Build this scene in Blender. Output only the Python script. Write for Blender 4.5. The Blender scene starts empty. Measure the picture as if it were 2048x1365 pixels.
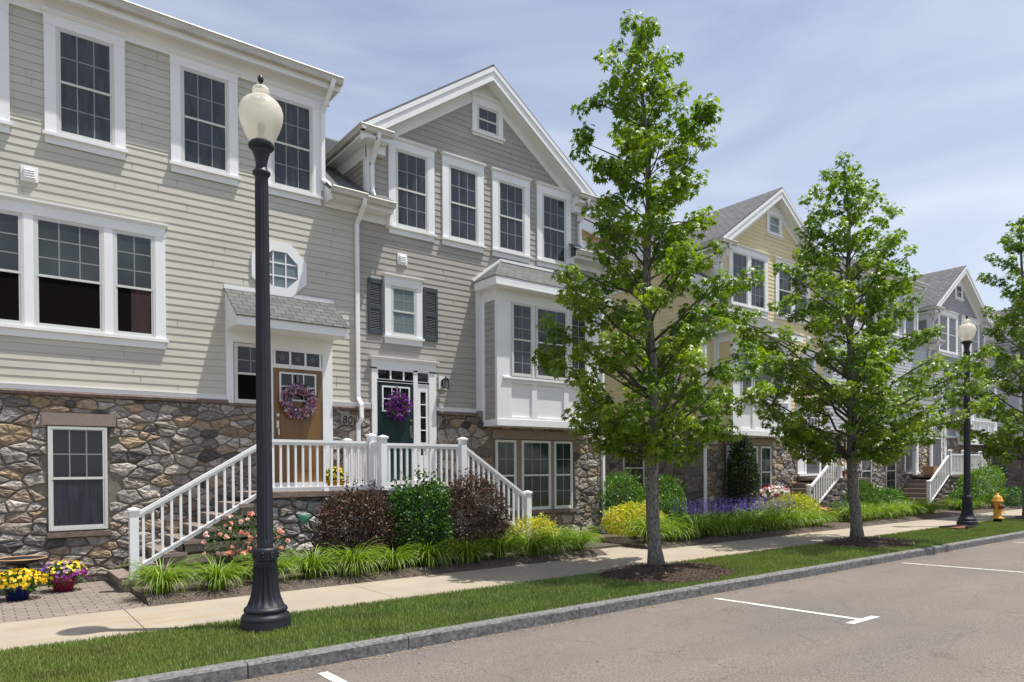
import bpy, bmesh, math, random
import numpy as np
from mathutils import Vector, Matrix
R = random.Random(7); NR = np.random.RandomState(11)
sc = bpy.context.scene

# ------------------------------------------------------------------ camera, sky, sun
YAW, PIT, ROL = 0.919121, -0.0078354, -0.0069132
fw = Vector((math.cos(YAW)*math.cos(PIT), math.sin(YAW)*math.cos(PIT), math.sin(PIT)))
rt = Vector((math.sin(YAW), -math.cos(YAW), 0)); up = rt.cross(fw)
r2 = rt*math.cos(ROL)+up*math.sin(ROL); u2 = up*math.cos(ROL)-rt*math.sin(ROL)
cd = bpy.data.cameras.new('camera'); cam = bpy.data.objects.new('camera', cd); sc.collection.objects.link(cam)
cd.sensor_width = 36; cd.lens = 1403/2048*36; cd.shift_y = (950.3-682.5)/2048; cd.clip_start = .05; cd.clip_end = 3000
m = Matrix((r2, u2, -fw)).transposed().to_4x4(); m.translation = (0, 0, 1.71); cam.matrix_world = m
sc.camera = cam
SUN = Vector((.272, -.185, .945)).normalized()
EL = math.asin(SUN.z); AZ = math.atan2(SUN.x, SUN.y)
w = bpy.data.worlds.new('World'); sc.world = w; w.use_nodes = True
nt = w.node_tree; N = nt.nodes; L = nt.links
bg = N['Background']; sky = N.new('ShaderNodeTexSky'); sky.sky_type = 'NISHITA'; sky.sun_disc = False
sky.sun_elevation = EL; sky.sun_rotation = AZ; sky.air_density = 1.0; sky.dust_density = 1.6; sky.ozone_density = 2.2
tc = N.new('ShaderNodeTexCoord'); mp = N.new('ShaderNodeMapping'); mp.inputs['Rotation'].default_value = (0, 0, math.radians(-30))
mp.inputs['Scale'].default_value = (.9, 2.0, 6.0)
n1 = N.new('ShaderNodeTexNoise'); n1.inputs['Scale'].default_value = 1.5; n1.inputs['Detail'].default_value = 7; n1.inputs['Roughness'].default_value = .5
n1.inputs['Distortion'].default_value = .6
cr = N.new('ShaderNodeValToRGB'); cr.color_ramp.elements[0].position = .33; cr.color_ramp.elements[1].position = .78
cr.color_ramp.elements[0].color = (.10, .10, .10, 1); cr.color_ramp.elements[1].color = (.52, .52, .52, 1)
mx = N.new('ShaderNodeMixRGB'); mx.inputs[2].default_value = (6.6, 6.9, 7.7, 1)
L.new(tc.outputs['Generated'], mp.inputs['Vector']); L.new(mp.outputs[0], n1.inputs['Vector']); L.new(n1.outputs[0], cr.inputs[0])
sx_ = N.new('ShaderNodeSeparateXYZ'); L.new(tc.outputs['Generated'], sx_.inputs[0]); mr = N.new('ShaderNodeMapRange'); mr.inputs[1].default_value = .0; mr.inputs[2].default_value = .62; mr.inputs[3].default_value = .58; mr.inputs[4].default_value = 0
L.new(sx_.outputs['Z'], mr.inputs[0]); ad = N.new('ShaderNodeMath'); ad.operation = 'ADD'; ad.use_clamp = True; L.new(cr.outputs[0], ad.inputs[0]); L.new(mr.outputs[0], ad.inputs[1]); L.new(ad.outputs[0], mx.inputs[0]); L.new(sky.outputs[0], mx.inputs[1]); L.new(mx.outputs[0], bg.inputs[0]); bg.inputs[1].default_value = .118
sd = bpy.data.lights.new('sun', 'SUN'); sd.energy = 5.0; sd.angle = math.radians(.5); sd.color = (1, .955, .88)
so = bpy.data.objects.new('sun', sd); sc.collection.objects.link(so); so.rotation_euler = SUN.to_track_quat('Z', 'Y').to_euler()
sc.view_settings.view_transform = 'Standard'; sc.view_settings.look = 'None'; sc.view_settings.exposure = .27; sc.view_settings.gamma = 1
sc.cycles.max_bounces = 6; sc.cycles.transparent_max_bounces = 8; sc.cycles.use_denoising = True; sc.cycles.caustics_reflective = False; sc.cycles.caustics_refractive = False

# ------------------------------------------------------------------ materials
def mat(name, col, rough=.6, var=0, vscale=3, bump=0, bscale=30, attr=False, spec=.5, metal=0, col2=None, stretch=None, trans=0, vdet=5, bdet=4):
    m = bpy.data.materials.new(name); m.use_nodes = True; t = m.node_tree; n = t.nodes; l = t.links
    b = n['Principled BSDF']; b.inputs['Roughness'].default_value = rough; b.inputs['Metallic'].default_value = metal
    b.inputs['Specular IOR Level'].default_value = spec
    c = (*col, 1); src = None
    g = n.new('ShaderNodeNewGeometry'); mpp = n.new('ShaderNodeMapping'); l.new(g.outputs['Position'], mpp.inputs['Vector'])
    if stretch: mpp.inputs['Scale'].default_value = stretch
    if attr:
        a = n.new('ShaderNodeVertexColor'); a.layer_name = 'Col'; src = a.outputs['Color']
    if var or col2:
        nz = n.new('ShaderNodeTexNoise'); nz.inputs['Scale'].default_value = vscale; nz.inputs['Detail'].default_value = vdet; l.new(mpp.outputs[0], nz.inputs['Vector'])
        rp = n.new('ShaderNodeValToRGB'); rp.color_ramp.elements[0].position = .32; rp.color_ramp.elements[1].position = .68
        if attr:
            rp.color_ramp.elements[0].color = (1-var,)*3+(1,); rp.color_ramp.elements[1].color = (1+var,)*3+(1,)
        else:
            c2 = col2 or tuple(x*(1+var) for x in col); c1 = col if col2 else tuple(x*(1-var) for x in col)
            rp.color_ramp.elements[0].color = (*c1, 1); rp.color_ramp.elements[1].color = (*c2, 1)
        l.new(nz.outputs['Fac'], rp.inputs[0])
        if attr:
            mu = n.new('ShaderNodeMixRGB'); mu.blend_type = 'MULTIPLY'; mu.inputs[0].default_value = 1; l.new(src, mu.inputs[1]); l.new(rp.outputs[0], mu.inputs[2]); src = mu.outputs[0]
        else: src = rp.outputs[0]
    if src: l.new(src, b.inputs['Base Color'])
    else: b.inputs['Base Color'].default_value = c
    if bump:
        nb = n.new('ShaderNodeTexNoise'); nb.inputs['Scale'].default_value = bscale; nb.inputs['Detail'].default_value = bdet; l.new(mpp.outputs[0], nb.inputs['Vector'])
        bp = n.new('ShaderNodeBump'); bp.inputs['Strength'].default_value = 1; bp.inputs['Distance'].default_value = bump
        l.new(nb.outputs['Fac'], bp.inputs['Height']); l.new(bp.outputs[0], b.inputs['Normal'])
    if trans:
        tr = n.new('ShaderNodeBsdfTranslucent'); ms = n.new('ShaderNodeMixShader'); ms.inputs[0].default_value = trans
        if src:
            hs = n.new('ShaderNodeHueSaturation'); hs.inputs['Saturation'].default_value = 1.15; hs.inputs['Value'].default_value = 1.5; l.new(src, hs.inputs['Color']); l.new(hs.outputs[0], tr.inputs['Color'])
        else: tr.inputs['Color'].default_value = tuple(min(1, x*1.5) for x in col)+(1,)
        o = n['Material Output']; l.new(b.outputs[0], ms.inputs[1]); l.new(tr.outputs[0], ms.inputs[2]); l.new(ms.outputs[0], o.inputs['Surface'])
    return m
def nd(m): t = m.node_tree; return t.nodes, t.links, t.nodes['Principled BSDF']

M = {}
M['white'] = mat('white_trim', (.82, .83, .84), .45, var=.03, vscale=2)
M['sid_beige'] = mat('beige_siding', (.51, .498, .43), .6, var=.075, vscale=2.0, stretch=(.4, 1, 3), bump=.0008, bscale=60)
M['sid_greige'] = mat('greige_siding', (.365, .345, .31), .6, var=.075, vscale=2.0, stretch=(.4, 1, 3), bump=.0008, bscale=60)
M['sid_yellow'] = mat('yellow_siding', (.70, .60, .36), .6, var=.05, vscale=2.2, stretch=(.4, 1, 3))
M['sid_pale'] = mat('pale_grey_siding', (.51, .53, .57), .6, var=.04, vscale=2.2, stretch=(.4, 1, 3))
M['sid_grey'] = mat('grey_siding', (.30, .30, .325), .6, var=.05, vscale=2.2, stretch=(.4, 1, 3))
M['gutter'] = mat('weathered_gutter', (.55, .54, .49), .5, var=.15, vscale=3, stretch=(1, 1, 6))
M['joint'] = mat('caulk_joint', (.29, .28, .24), .8)
M['glass'] = mat('dark_glass', (.010, .013, .016), .04, spec=.5)
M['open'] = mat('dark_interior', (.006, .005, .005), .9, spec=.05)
M['blind'] = mat('glass_over_blind', (.030, .038, .046), .05, var=.5, vscale=6, stretch=(2.4, 2.4, .35))
M['blindg'] = mat('glass_over_screen', (.034, .046, .050), .12, var=.35, vscale=1.6)
M['blindlt'] = mat('glass_over_pale_shade', (.17, .21, .23), .07, var=.1, vscale=2)
M['blinddk'] = mat('glass_over_dark_curtain', (.020, .034, .032), .08, var=.4, vscale=14, stretch=(3, 3, .15))
M['curtain'] = mat('patterned_curtain', (.014, .015, .024), .3, col2=(.036, .038, .055), vscale=13, stretch=(2.4, 1, .2))
M['redcurt'] = mat('red_curtain', (.050, .014, .013), .8, col2=(.012, .005, .005), vscale=6, stretch=(3, 1, .1))
M['grille'] = mat('window_grille', (.24, .245, .25), .5)
M['sash'] = mat('window_sash', (.62, .63, .60), .4)
M['mortar'] = mat('mortar', (.19, .170, .140), .95, var=.15, vscale=8, bump=.004, bscale=25)
M['stone'] = mat('fieldstone', (.3, .28, .25), .9, attr=True, var=.34, vscale=13, bump=.030, bscale=13, bdet=9, stretch=(1, 1, 2.0), vdet=9)
M['capstone'] = mat('brown_capstone', (.17, .125, .105), .85, var=.25, vscale=14, bump=.006, bscale=30)
M['tread'] = mat('stone_tread', (.24, .19, .165), .85, var=.15, vscale=7, bump=.003, bscale=30)
M['lintel'] = mat('sandstone_lintel', (.25, .20, .175), .9, var=.12, vscale=30, bump=.002, bscale=60)
M['plaque'] = mat('carved_stone', (.155, .135, .115), .9, var=.15, vscale=20)
M['orange'] = mat('tan_door', (.185, .098, .034), .35, var=.08, vscale=3, stretch=(6, 6, .5))
M['dkgreen'] = mat('dark_green_door', (.012, .032, .034), .3)
M['greydoor'] = mat('grey_door', (.10, .10, .12), .4)
M['slate'] = mat('slate_shutter', (.045, .058, .066), .5)
M['black'] = mat('black_paint', (.010, .012, .019), .5, var=.15, vscale=6, bump=.0006, bscale=90)
M['blackmetal'] = mat('black_metal', (.012, .012, .014), .4)
M['brass'] = mat('satin_nickel', (.55, .5, .42), .3, metal=1)
M['concrete'] = mat('concrete_walk', (.335, .29, .225), .85, var=.08, vscale=1.3, bump=.0012, bscale=130)
M['granite'] = mat('granite_kerb', (.085, .085, .087), .8, col2=(.225, .222, .215), vscale=22, bump=.006, bscale=28, vdet=9)
M['mulch'] = mat('bark_mulch', (.032, .018, .012), .95, col2=(.075, .045, .03), vscale=45, bump=.02, bscale=50)
M['soil'] = mat('bed_mulch', (.05, .034, .025), .95, col2=(.15, .12, .095), vscale=38, bump=.02, bscale=45)
M['turf'] = mat('turf_base', (.035, .055, .014), .95, col2=(.09, .10, .035), vscale=9)
M['paint'] = mat('road_paint', (.60, .59, .55), .7, col2=(.30, .28, .26), vscale=28, vdet=8)
nn, ll, bb = nd(M['paint'])
for x in nn:
    if x.type == 'VALTORGB': x.color_ramp.elements[0].position = .50; x.color_ramp.elements[1].position = .64
M['bark'] = mat('grey_bark', (.06, .054, .045), .95, col2=(.27, .26, .23), vscale=40, bump=.012, bscale=34, stretch=(1, 1, .45), vdet=8)
M['twig'] = mat('twig_bark', (.07, .062, .05), .9, col2=(.12, .11, .09), vscale=20)
M['leaf'] = mat('tree_leaf', (.1, .2, .03), .42, attr=True, trans=.38, spec=.5)
M['plant'] = mat('plant_leaf', (.1, .2, .03), .45, attr=True, trans=.25)
M['petal'] = mat('petal', (.5, .2, .2), .6, attr=True, trans=.25)
M['grass'] = mat('grass_blade', (.1, .2, .03), .55, attr=True, trans=.25)
M['hydrant'] = mat('yellow_hydrant_paint', (.62, .30, .03), .45, var=.12, vscale=8)
M['redpaint'] = mat('red_paint', (.25, .03, .025), .5)
M['bluegrey'] = mat('blue_grey_paint', (.06, .09, .10), .5)
M['bluepot'] = mat('blue_glazed_pot', (.01, .018, .12), .2)
M['redpot'] = mat('magenta_pot', (.30, .02, .07), .4)
M['yelpot'] = mat('yellow_pot', (.60, .33, .02), .35)
M['redpot2'] = mat('red_pot', (.45, .03, .03), .4)
M['bath'] = mat('dark_stoneware', (.03, .028, .03), .25)
M['terra'] = mat('tan_rim', (.35, .22, .13), .6)
M['water'] = mat('bath_water', (.01, .015, .02), .02)
M['card'] = mat('cardboard', (.42, .24, .13), .8)
M['wicker'] = mat('wicker', (.36, .27, .16), .8, var=.3, vscale=50, bump=.01, bscale=60)
M['greenglass'] = mat('green_glass', (.12, .30, .22), .1, trans=.5)
M['maroon'] = mat('maroon_board', (.16, .05, .04), .7)
M['ribbon'] = mat('ribbon', (.25, .2, .2), .6)
M['groundm'] = mat('earth', (.10, .11, .06), .95, col2=(.14, .12, .07), vscale=.5)
# asphalt with chippings, stains
a = mat('asphalt', (.105, .094, .083), .9, col2=(.235, .208, .184), vscale=62, bump=.004, bscale=110, vdet=3); M['asphalt'] = a
n_, l_, b_ = nd(a); srcl = b_.inputs['Base Color'].links[0].from_socket
g = n_.new('ShaderNodeNewGeometry'); z = n_.new('ShaderNodeTexNoise'); z.inputs['Scale'].default_value = .55; z.inputs['Detail'].default_value = 7; z.inputs['Roughness'].default_value = .6
mpx = n_.new('ShaderNodeMapping'); mpx.inputs['Scale'].default_value = (.55, 1.4, 1); l_.new(g.outputs['Position'], mpx.inputs['Vector']); l_.new(mpx.outputs[0], z.inputs['Vector'])
rp = n_.new('ShaderNodeValToRGB'); rp.color_ramp.elements[0].position = .33; rp.color_ramp.elements[1].position = .7
rp.color_ramp.elements[0].color = (.80, .80, .83, 1); rp.color_ramp.elements[1].color = (1.1, 1.02, .95, 1); l_.new(z.outputs['Fac'], rp.inputs[0])
mu = n_.new('ShaderNodeMixRGB'); mu.blend_type = 'MULTIPLY'; mu.inputs[0].default_value = 1; l_.new(srcl, mu.inputs[1]); l_.new(rp.outputs[0], mu.inputs[2])
vo = n_.new('ShaderNodeTexVoronoi'); vo.feature = 'DISTANCE_TO_EDGE'; vo.inputs['Scale'].default_value = .42; zz_ = n_.new('ShaderNodeTexNoise'); zz_.inputs['Scale'].default_value = 1.6; zz_.inputs['Detail'].default_value = 8
mv = n_.new('ShaderNodeMixRGB'); mv.blend_type = 'ADD'; mv.inputs[0].default_value = .8; l_.new(g.outputs['Position'], zz_.inputs['Vector']); l_.new(g.outputs['Position'], mv.inputs[1]); l_.new(zz_.outputs['Color'], mv.inputs[2]); l_.new(mv.outputs[0], vo.inputs['Vector'])
ck = n_.new('ShaderNodeMapRange'); ck.inputs[1].default_value = .0; ck.inputs[2].default_value = .006; ck.inputs[3].default_value = .74; ck.inputs[4].default_value = 1.0; l_.new(vo.outputs['Distance'], ck.inputs[0])
st = n_.new('ShaderNodeTexNoise'); st.inputs['Scale'].default_value = 2.3; st.inputs['Detail'].default_value = 3; l_.new(g.outputs['Position'], st.inputs['Vector']); sr_ = n_.new('ShaderNodeMapRange'); sr_.inputs[1].default_value = .66; sr_.inputs[2].default_value = .74; sr_.inputs[3].default_value = 1.0; sr_.inputs[4].default_value = .80; l_.new(st.outputs['Fac'], sr_.inputs[0])
m3 = n_.new('ShaderNodeMath'); m3.operation = 'MULTIPLY'; l_.new(ck.outputs[0], m3.inputs[0]); l_.new(sr_.outputs[0], m3.inputs[1])
m4 = n_.new('ShaderNodeMixRGB'); m4.blend_type = 'MULTIPLY'; m4.inputs[0].default_value = 1; l_.new(mu.outputs[0], m4.inputs[1]); l_.new(m3.outputs[0], m4.inputs[2])
l_.new(m4.outputs[0], b_.inputs['Base Color'])
# concrete stains (rusty drips along the walk)
n_, l_, b_ = nd(M['concrete']); srcl = b_.inputs['Base Color'].links[0].from_socket
g = n_.new('ShaderNodeNewGeometry'); z = n_.new('ShaderNodeTexNoise'); z.inputs['Scale'].default_value = 1.1; z.inputs['Detail'].default_value = 6
mpx = n_.new('ShaderNodeMapping'); mpx.inputs['Scale'].default_value = (.35, 4.5, 1); l_.new(g.outputs['Position'], mpx.inputs['Vector']); l_.new(mpx.outputs[0], z.inputs['Vector'])
rp = n_.new('ShaderNodeValToRGB'); rp.color_ramp.elements[0].position = .56; rp.color_ramp.elements[1].position = .72
rp.color_ramp.elements[0].color = (1, 1, 1, 1); rp.color_ramp.elements[1].color = (1.0, .86, .70, 1); l_.new(z.outputs['Fac'], rp.inputs[0])
mu = n_.new('ShaderNodeMixRGB'); mu.blend_type = 'MULTIPLY'; mu.inputs[0].default_value = 1; l_.new(srcl, mu.inputs[1]); l_.new(rp.outputs[0], mu.inputs[2]); l_.new(mu.outputs[0], b_.inputs['Base Color'])

def brickmat(name, c1, c2, mortar, bw, rh, ms, uv, bumpd, off=.5, rough=.85):
    m = bpy.data.materials.new(name); m.use_nodes = True; n, l, b = nd(m); b.inputs['Roughness'].default_value = rough
    if uv: tcn = n.new('ShaderNodeUVMap'); tcn.uv_map = 'UVMap'; s = tcn.outputs[0]
    else: tcn = n.new('ShaderNodeNewGeometry'); s = tcn.outputs['Position']
    wb = n.new('ShaderNodeTexNoise'); wb.inputs['Scale'].default_value = 5; l.new(s, wb.inputs['Vector'])
    mxv = n.new('ShaderNodeMixRGB'); mxv.blend_type = 'ADD'; mxv.inputs[0].default_value = .012; l.new(s, mxv.inputs[1]); l.new(wb.outputs['Color'], mxv.inputs[2])
    br = n.new('ShaderNodeTexBrick'); br.offset = off; br.inputs['Color1'].default_value = (*c1, 1); br.inputs['Color2'].default_value = (*c2, 1); br.inputs['Mortar'].default_value = (*mortar, 1)
    br.inputs['Scale'].default_value = 1; br.inputs['Mortar Size'].default_value = ms; br.inputs['Brick Width'].default_value = bw; br.inputs['Row Height'].default_value = rh; br.inputs['Mortar Smooth'].default_value = .2
    l.new(mxv.outputs[0], br.inputs['Vector'])
    nz = n.new('ShaderNodeTexNoise'); nz.inputs['Scale'].default_value = 60; nz.inputs['Detail'].default_value = 4; l.new(s, nz.inputs['Vector'])
    rp = n.new('ShaderNodeValToRGB'); rp.color_ramp.elements[0].color = (.75, .75, .75, 1); rp.color_ramp.elements[1].color = (1.25, 1.25, 1.25, 1); rp.color_ramp.elements[0].position = .3; rp.color_ramp.elements[1].position = .7; l.new(nz.outputs['Fac'], rp.inputs[0])
    mu = n.new('ShaderNodeMixRGB'); mu.blend_type = 'MULTIPLY'; mu.inputs[0].default_value = 1; l.new(br.outputs['Color'], mu.inputs[1]); l.new(rp.outputs[0], mu.inputs[2]); l.new(mu.outputs[0], b.inputs['Base Color'])
    bp = n.new('ShaderNodeBump'); bp.invert = True; bp.inputs['Distance'].default_value = bumpd; l.new(br.outputs['Fac'], bp.inputs['Height']); l.new(bp.outputs[0], b.inputs['Normal'])
    return m
M['shingle'] = brickmat('asphalt_shingle', (.125, .135, .125), (.080, .088, .084), (.045, .05, .048), .20, .135, .008, True, .010)
M['shingled'] = brickmat('dark_asphalt_shingle', (.15, .15, .155), (.09, .09, .098), (.045, .045, .05), .22, .14, .010, True, .012)
M['paver'] = brickmat('concrete_paver', (.26, .215, .175), (.19, .165, .14), (.05, .042, .035), .24, .12, .006, False, .004)
M['cedar'] = brickmat('yellow_wall_shingle', (.60, .43, .24), (.50, .36, .20), (.20, .14, .08), .16, .15, .008, True, .008)
gm = bpy.data.materials.new('frosted_globe'); gm.use_nodes = True; M['globe'] = gm
n_, l_, b_ = nd(gm); b_.inputs['Base Color'].default_value = (.80, .785, .71, 1); b_.inputs['Roughness'].default_value = .18
tr = n_.new('ShaderNodeBsdfTranslucent'); tr.inputs['Color'].default_value = (.93, .89, .76, 1); ms = n_.new('ShaderNodeMixShader'); ms.inputs[0].default_value = .5
l_.new(b_.outputs[0], ms.inputs[1]); l_.new(tr.outputs[0], ms.inputs[2]); tp = n_.new('ShaderNodeBsdfTransparent'); m2 = n_.new('ShaderNodeMixShader'); m2.inputs[0].default_value = .28
l_.new(ms.outputs[0], m2.inputs[1]); l_.new(tp.outputs[0], m2.inputs[2]); l_.new(m2.outputs[0], n_['Material Output'].inputs['Surface'])

# ------------------------------------------------------------------ object helpers
ORG = {}
def props(o, label=None, cat=None, group=None, kind=None):
    if label: o['label'] = label
    if cat: o['category'] = cat
    if group: o['group'] = group
    if kind: o['kind'] = kind
    return o
def thing(name, loc, label, cat, group=None):
    o = bpy.data.objects.new(name, None); sc.collection.objects.link(o); o.location = loc; o.empty_display_size = .2
    ORG[o.name] = Vector(loc); return props(o, label, cat, group)
W = 12.7
def Tfront(Y): return lambda u, v, z: (u, Y-v, z)
def Tleft(X): return lambda u, v, z: (X-v, u, z)       # wall facing -X, u runs along Y
def Tright(X): return lambda u, v, z: (X+v, u, z)
class MB:
    def __init__(s, T=None): s.v = []; s.f = []; s.m = []; s.T = T or (lambda x, y, z: (x, y, z)); s.uv = {}; s.col = None; s.sm = set()
    def p(s, *q): s.v.append(s.T(*q)); return len(s.v)-1
    def face(s, pts, mi=0, uv=None):
        i = [s.p(*q) for q in pts]; s.f.append(i); s.m.append(mi)
        if uv: s.uv[len(s.f)-1] = uv
    def box(s, a, b, c, d, e, f, mi=0):
        i = [s.p(x, y, z) for z in (e, f) for x, y in ((a, c), (b, c), (b, d), (a, d))]
        for q in ((0, 1, 5, 4), (1, 2, 6, 5), (2, 3, 7, 6), (3, 0, 4, 7), (0, 3, 2, 1), (4, 5, 6, 7)): s.f.append([i[k] for k in q]); s.m.append(mi)
    def prism(s, pts, q0, q1, ax, mi=0):   # polygon extruded along axis ax ('u','v','z'); pts are the two other coords in order
        def mk(p, t): return {'u': (t, p[0], p[1]), 'v': (p[0], t, p[1]), 'z': (p[0], p[1], t)}[ax]
        a_ = [s.p(*mk(p, q0)) for p in pts]; b_ = [s.p(*mk(p, q1)) for p in pts]; k = len(pts)
        s.f.append(a_[::-1]); s.f.append(b_); s.m += [mi, mi]
        for i in range(k): s.f.append([a_[i], a_[(i+1) % k], b_[(i+1) % k], b_[i]]); s.m.append(mi)
    def beam(s, p, q, w, h, mi=0, upv=(0, 0, 1)):
        P, Q = Vector(p), Vector(q); d = (Q-P).normalized(); x = d.cross(Vector(upv)).normalized(); y = x.cross(d)
        i = [s.p(*(o+x*sx*w/2+y*sy*h/2)) for o in (P, Q) for sx, sy in ((-1, -1), (1, -1), (1, 1), (-1, 1))]
        for k in ((0, 1, 5, 4), (1, 2, 6, 5), (2, 3, 7, 6), (3, 0, 4, 7), (0, 3, 2, 1), (4, 5, 6, 7)): s.f.append([i[j] for j in k]); s.m.append(mi)
    def tube(s, pts, rs, n=8, mi=0, cap=True):
        pts = [Vector(p) for p in pts]; rings = []; pv = None
        for k, p in enumerate(pts):
            d = (pts[min(k+1, len(pts)-1)]-pts[max(k-1, 0)]).normalized()
            x = d.cross(Vector((0, 0, 1)) if abs(d.z) < .95 else Vector((1, 0, 0))).normalized()
            if pv is not None: x = (pv-d*pv.dot(d)).normalized()
            pv = x; y = d.cross(x); r = rs[k] if hasattr(rs, '__len__') else rs
            rings.append([s.p(*(p+(x*math.cos(t)+y*math.sin(t))*r)) for t in [2*math.pi*j/n for j in range(n)]])
        for a_, b_ in zip(rings, rings[1:]):
            for j in range(n): s.f.append([a_[j], a_[(j+1) % n], b_[(j+1) % n], b_[j]]); s.m.append(mi); s.sm.add(len(s.f)-1)
        if cap: s.f.append(rings[0][::-1]); s.f.append(rings[-1]); s.m += [mi, mi]
    def lathe(s, c, prof, n=32, mi=0, fl=0, nf=16, flr=None, sharp=False):
        rings = []
        for r, z in prof:
            ring = []
            for j in range(n):
                t = 2*math.pi*j/n; rr = r
                if fl and (flr is None or flr[0] <= z <= flr[1]): rr = r-fl*abs(math.sin(t*nf/2))**.6*min(1, r/.1)
                ring.append(s.p(c[0]+rr*math.cos(t), c[1]+rr*math.sin(t), c[2]+z))
            rings.append(ring)
        for a_, b_ in zip(rings, rings[1:]):
            for j in range(n):
                s.f.append([a_[j], a_[(j+1) % n], b_[(j+1) % n], b_[j]]); s.m.append(mi)
                if not sharp: s.sm.add(len(s.f)-1)
    def build(s, name, mats, parent=None, label=None, cat=None, group=None, kind=None, recalc=True, cols=None, loc=None):
        me = bpy.data.meshes.new(name); org = Vector((0, 0, 0))
        if parent is not None: org = ORG.get(parent.name, org)
        if loc is not None: org = Vector(loc)
        me.from_pydata([Vector(v)-org for v in s.v], [], s.f)
        ms = mats if isinstance(mats, (list, tuple)) else [mats]
        for q in ms: me.materials.append(M[q] if isinstance(q, str) else q)
        me.polygons.foreach_set('material_index', s.m)
        if s.sm:
            sm = [False]*len(s.f)
            for k in s.sm: sm[k] = True
            me.polygons.foreach_set('use_smooth', sm)
        if s.uv:
            ul = me.uv_layers.new(name='UVMap')
            for k, uv in s.uv.items():
                for li, q in zip(me.polygons[k].loop_indices, uv): ul.data[li].uv = q
        if cols is not None:
            ca = me.color_attributes.new('Col', 'FLOAT_COLOR', 'POINT'); ca.data.foreach_set('color', np.array(cols, dtype=np.float32).ravel())
        if recalc:
            b = bmesh.new(); b.from_mesh(me); bmesh.ops.recalc_face_normals(b, faces=b.faces); b.to_mesh(me); b.free()
        o = bpy.data.objects.new(name, me); sc.collection.objects.link(o)
        if parent is not None: o.parent = parent; ORG[o.name] = org
        elif loc is not None: o.location = loc; ORG[o.name] = org
        return props(o, label, cat, group, kind)
def fastmesh(name, V, F, cols, matn, parent=None, loc=None, **kw):
    V = np.asarray(V, dtype=np.float32); F = np.asarray(F, dtype=np.int32); org = np.zeros(3)
    if parent is not None: org = np.array(ORG.get(parent.name, (0, 0, 0)))
    if loc is not None: org = np.array(loc)
    me = bpy.data.meshes.new(name); k = F.shape[1]
    me.vertices.add(len(V)); me.vertices.foreach_set('co', (V-org).astype(np.float32).ravel())
    me.loops.add(F.size); me.loops.foreach_set('vertex_index', F.ravel()); me.polygons.add(len(F))
    me.polygons.foreach_set('loop_start', np.arange(0, F.size, k, dtype=np.int32)); me.polygons.foreach_set('loop_total', np.full(len(F), k, dtype=np.int32))
    me.update(calc_edges=True)
    if cols is not None:
        ca = me.color_attributes.new('Col', 'FLOAT_COLOR', 'POINT'); c = np.ones((len(V), 4), dtype=np.float32); c[:, :3] = cols; ca.data.foreach_set('color', c.ravel())
    me.materials.append(M[matn]); o = bpy.data.objects.new(name, me); sc.collection.objects.link(o)
    if parent is not None: o.parent = parent; ORG[o.name] = Vector(org)
    elif loc is not None: o.location = loc
    return props(o, **kw)

# ------------------------------------------------------------------ wall coverings
def siding(mb, z0, z1, Lf, Rf, e=.122, joints=True, mi=0, mj=1):
    z = z0
    while z < z1-.01:
        zt = min(z+e, z1); a, b = Lf(z), Rf(z); c, d = Lf(zt), Rf(zt)
        if b-a > .02:
            mb.face([(a, .0145, z), (b, .0145, z), (d, .005, zt), (c, .005, zt)], mi); mb.face([(a, .004, z), (b, .004, z), (b, .0145, z), (a, .0145, z)], mi)
            if joints:
                x = a+R.uniform(1.0, 5.5)
                while x < b-.3: mb.box(x-.0015, x+.0015, .004, .0150, z+.003, zt-.003, mj); x += R.uniform(3.4, 4.9)
        z = zt
PAL = [(.38, .33, .27), (.30, .26, .22), (.24, .215, .19), (.42, .37, .31), (.33, .24, .16), (.26, .19, .14), (.18, .155, .135), (.22, .20, .195), (.34, .30, .27), (.45, .41, .36), (.30, .27, .25), (.05, .047, .047), (.36, .26, .15)]
PALG = [(.36, .34, .33), (.27, .255, .25), (.44, .42, .40), (.20, .19, .19), (.33, .28, .24), (.13, .125, .125), (.50, .48, .45), (.30, .28, .27)]
def clip(poly, nx, nz, c):
    out = []; k = len(poly)
    for i in range(k):
        p, q = poly[i], poly[(i+1) % k]; dp = nx*p[0]+nz*p[1]-c; dq = nx*q[0]+nz*q[1]-c
        if dp <= 0: out.append(p)
        if (dp < 0 < dq) or (dq < 0 < dp): t = dp/(dp-dq); out.append((p[0]+(q[0]-p[0])*t, p[1]+(q[1]-p[1])*t))
    return out
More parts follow.
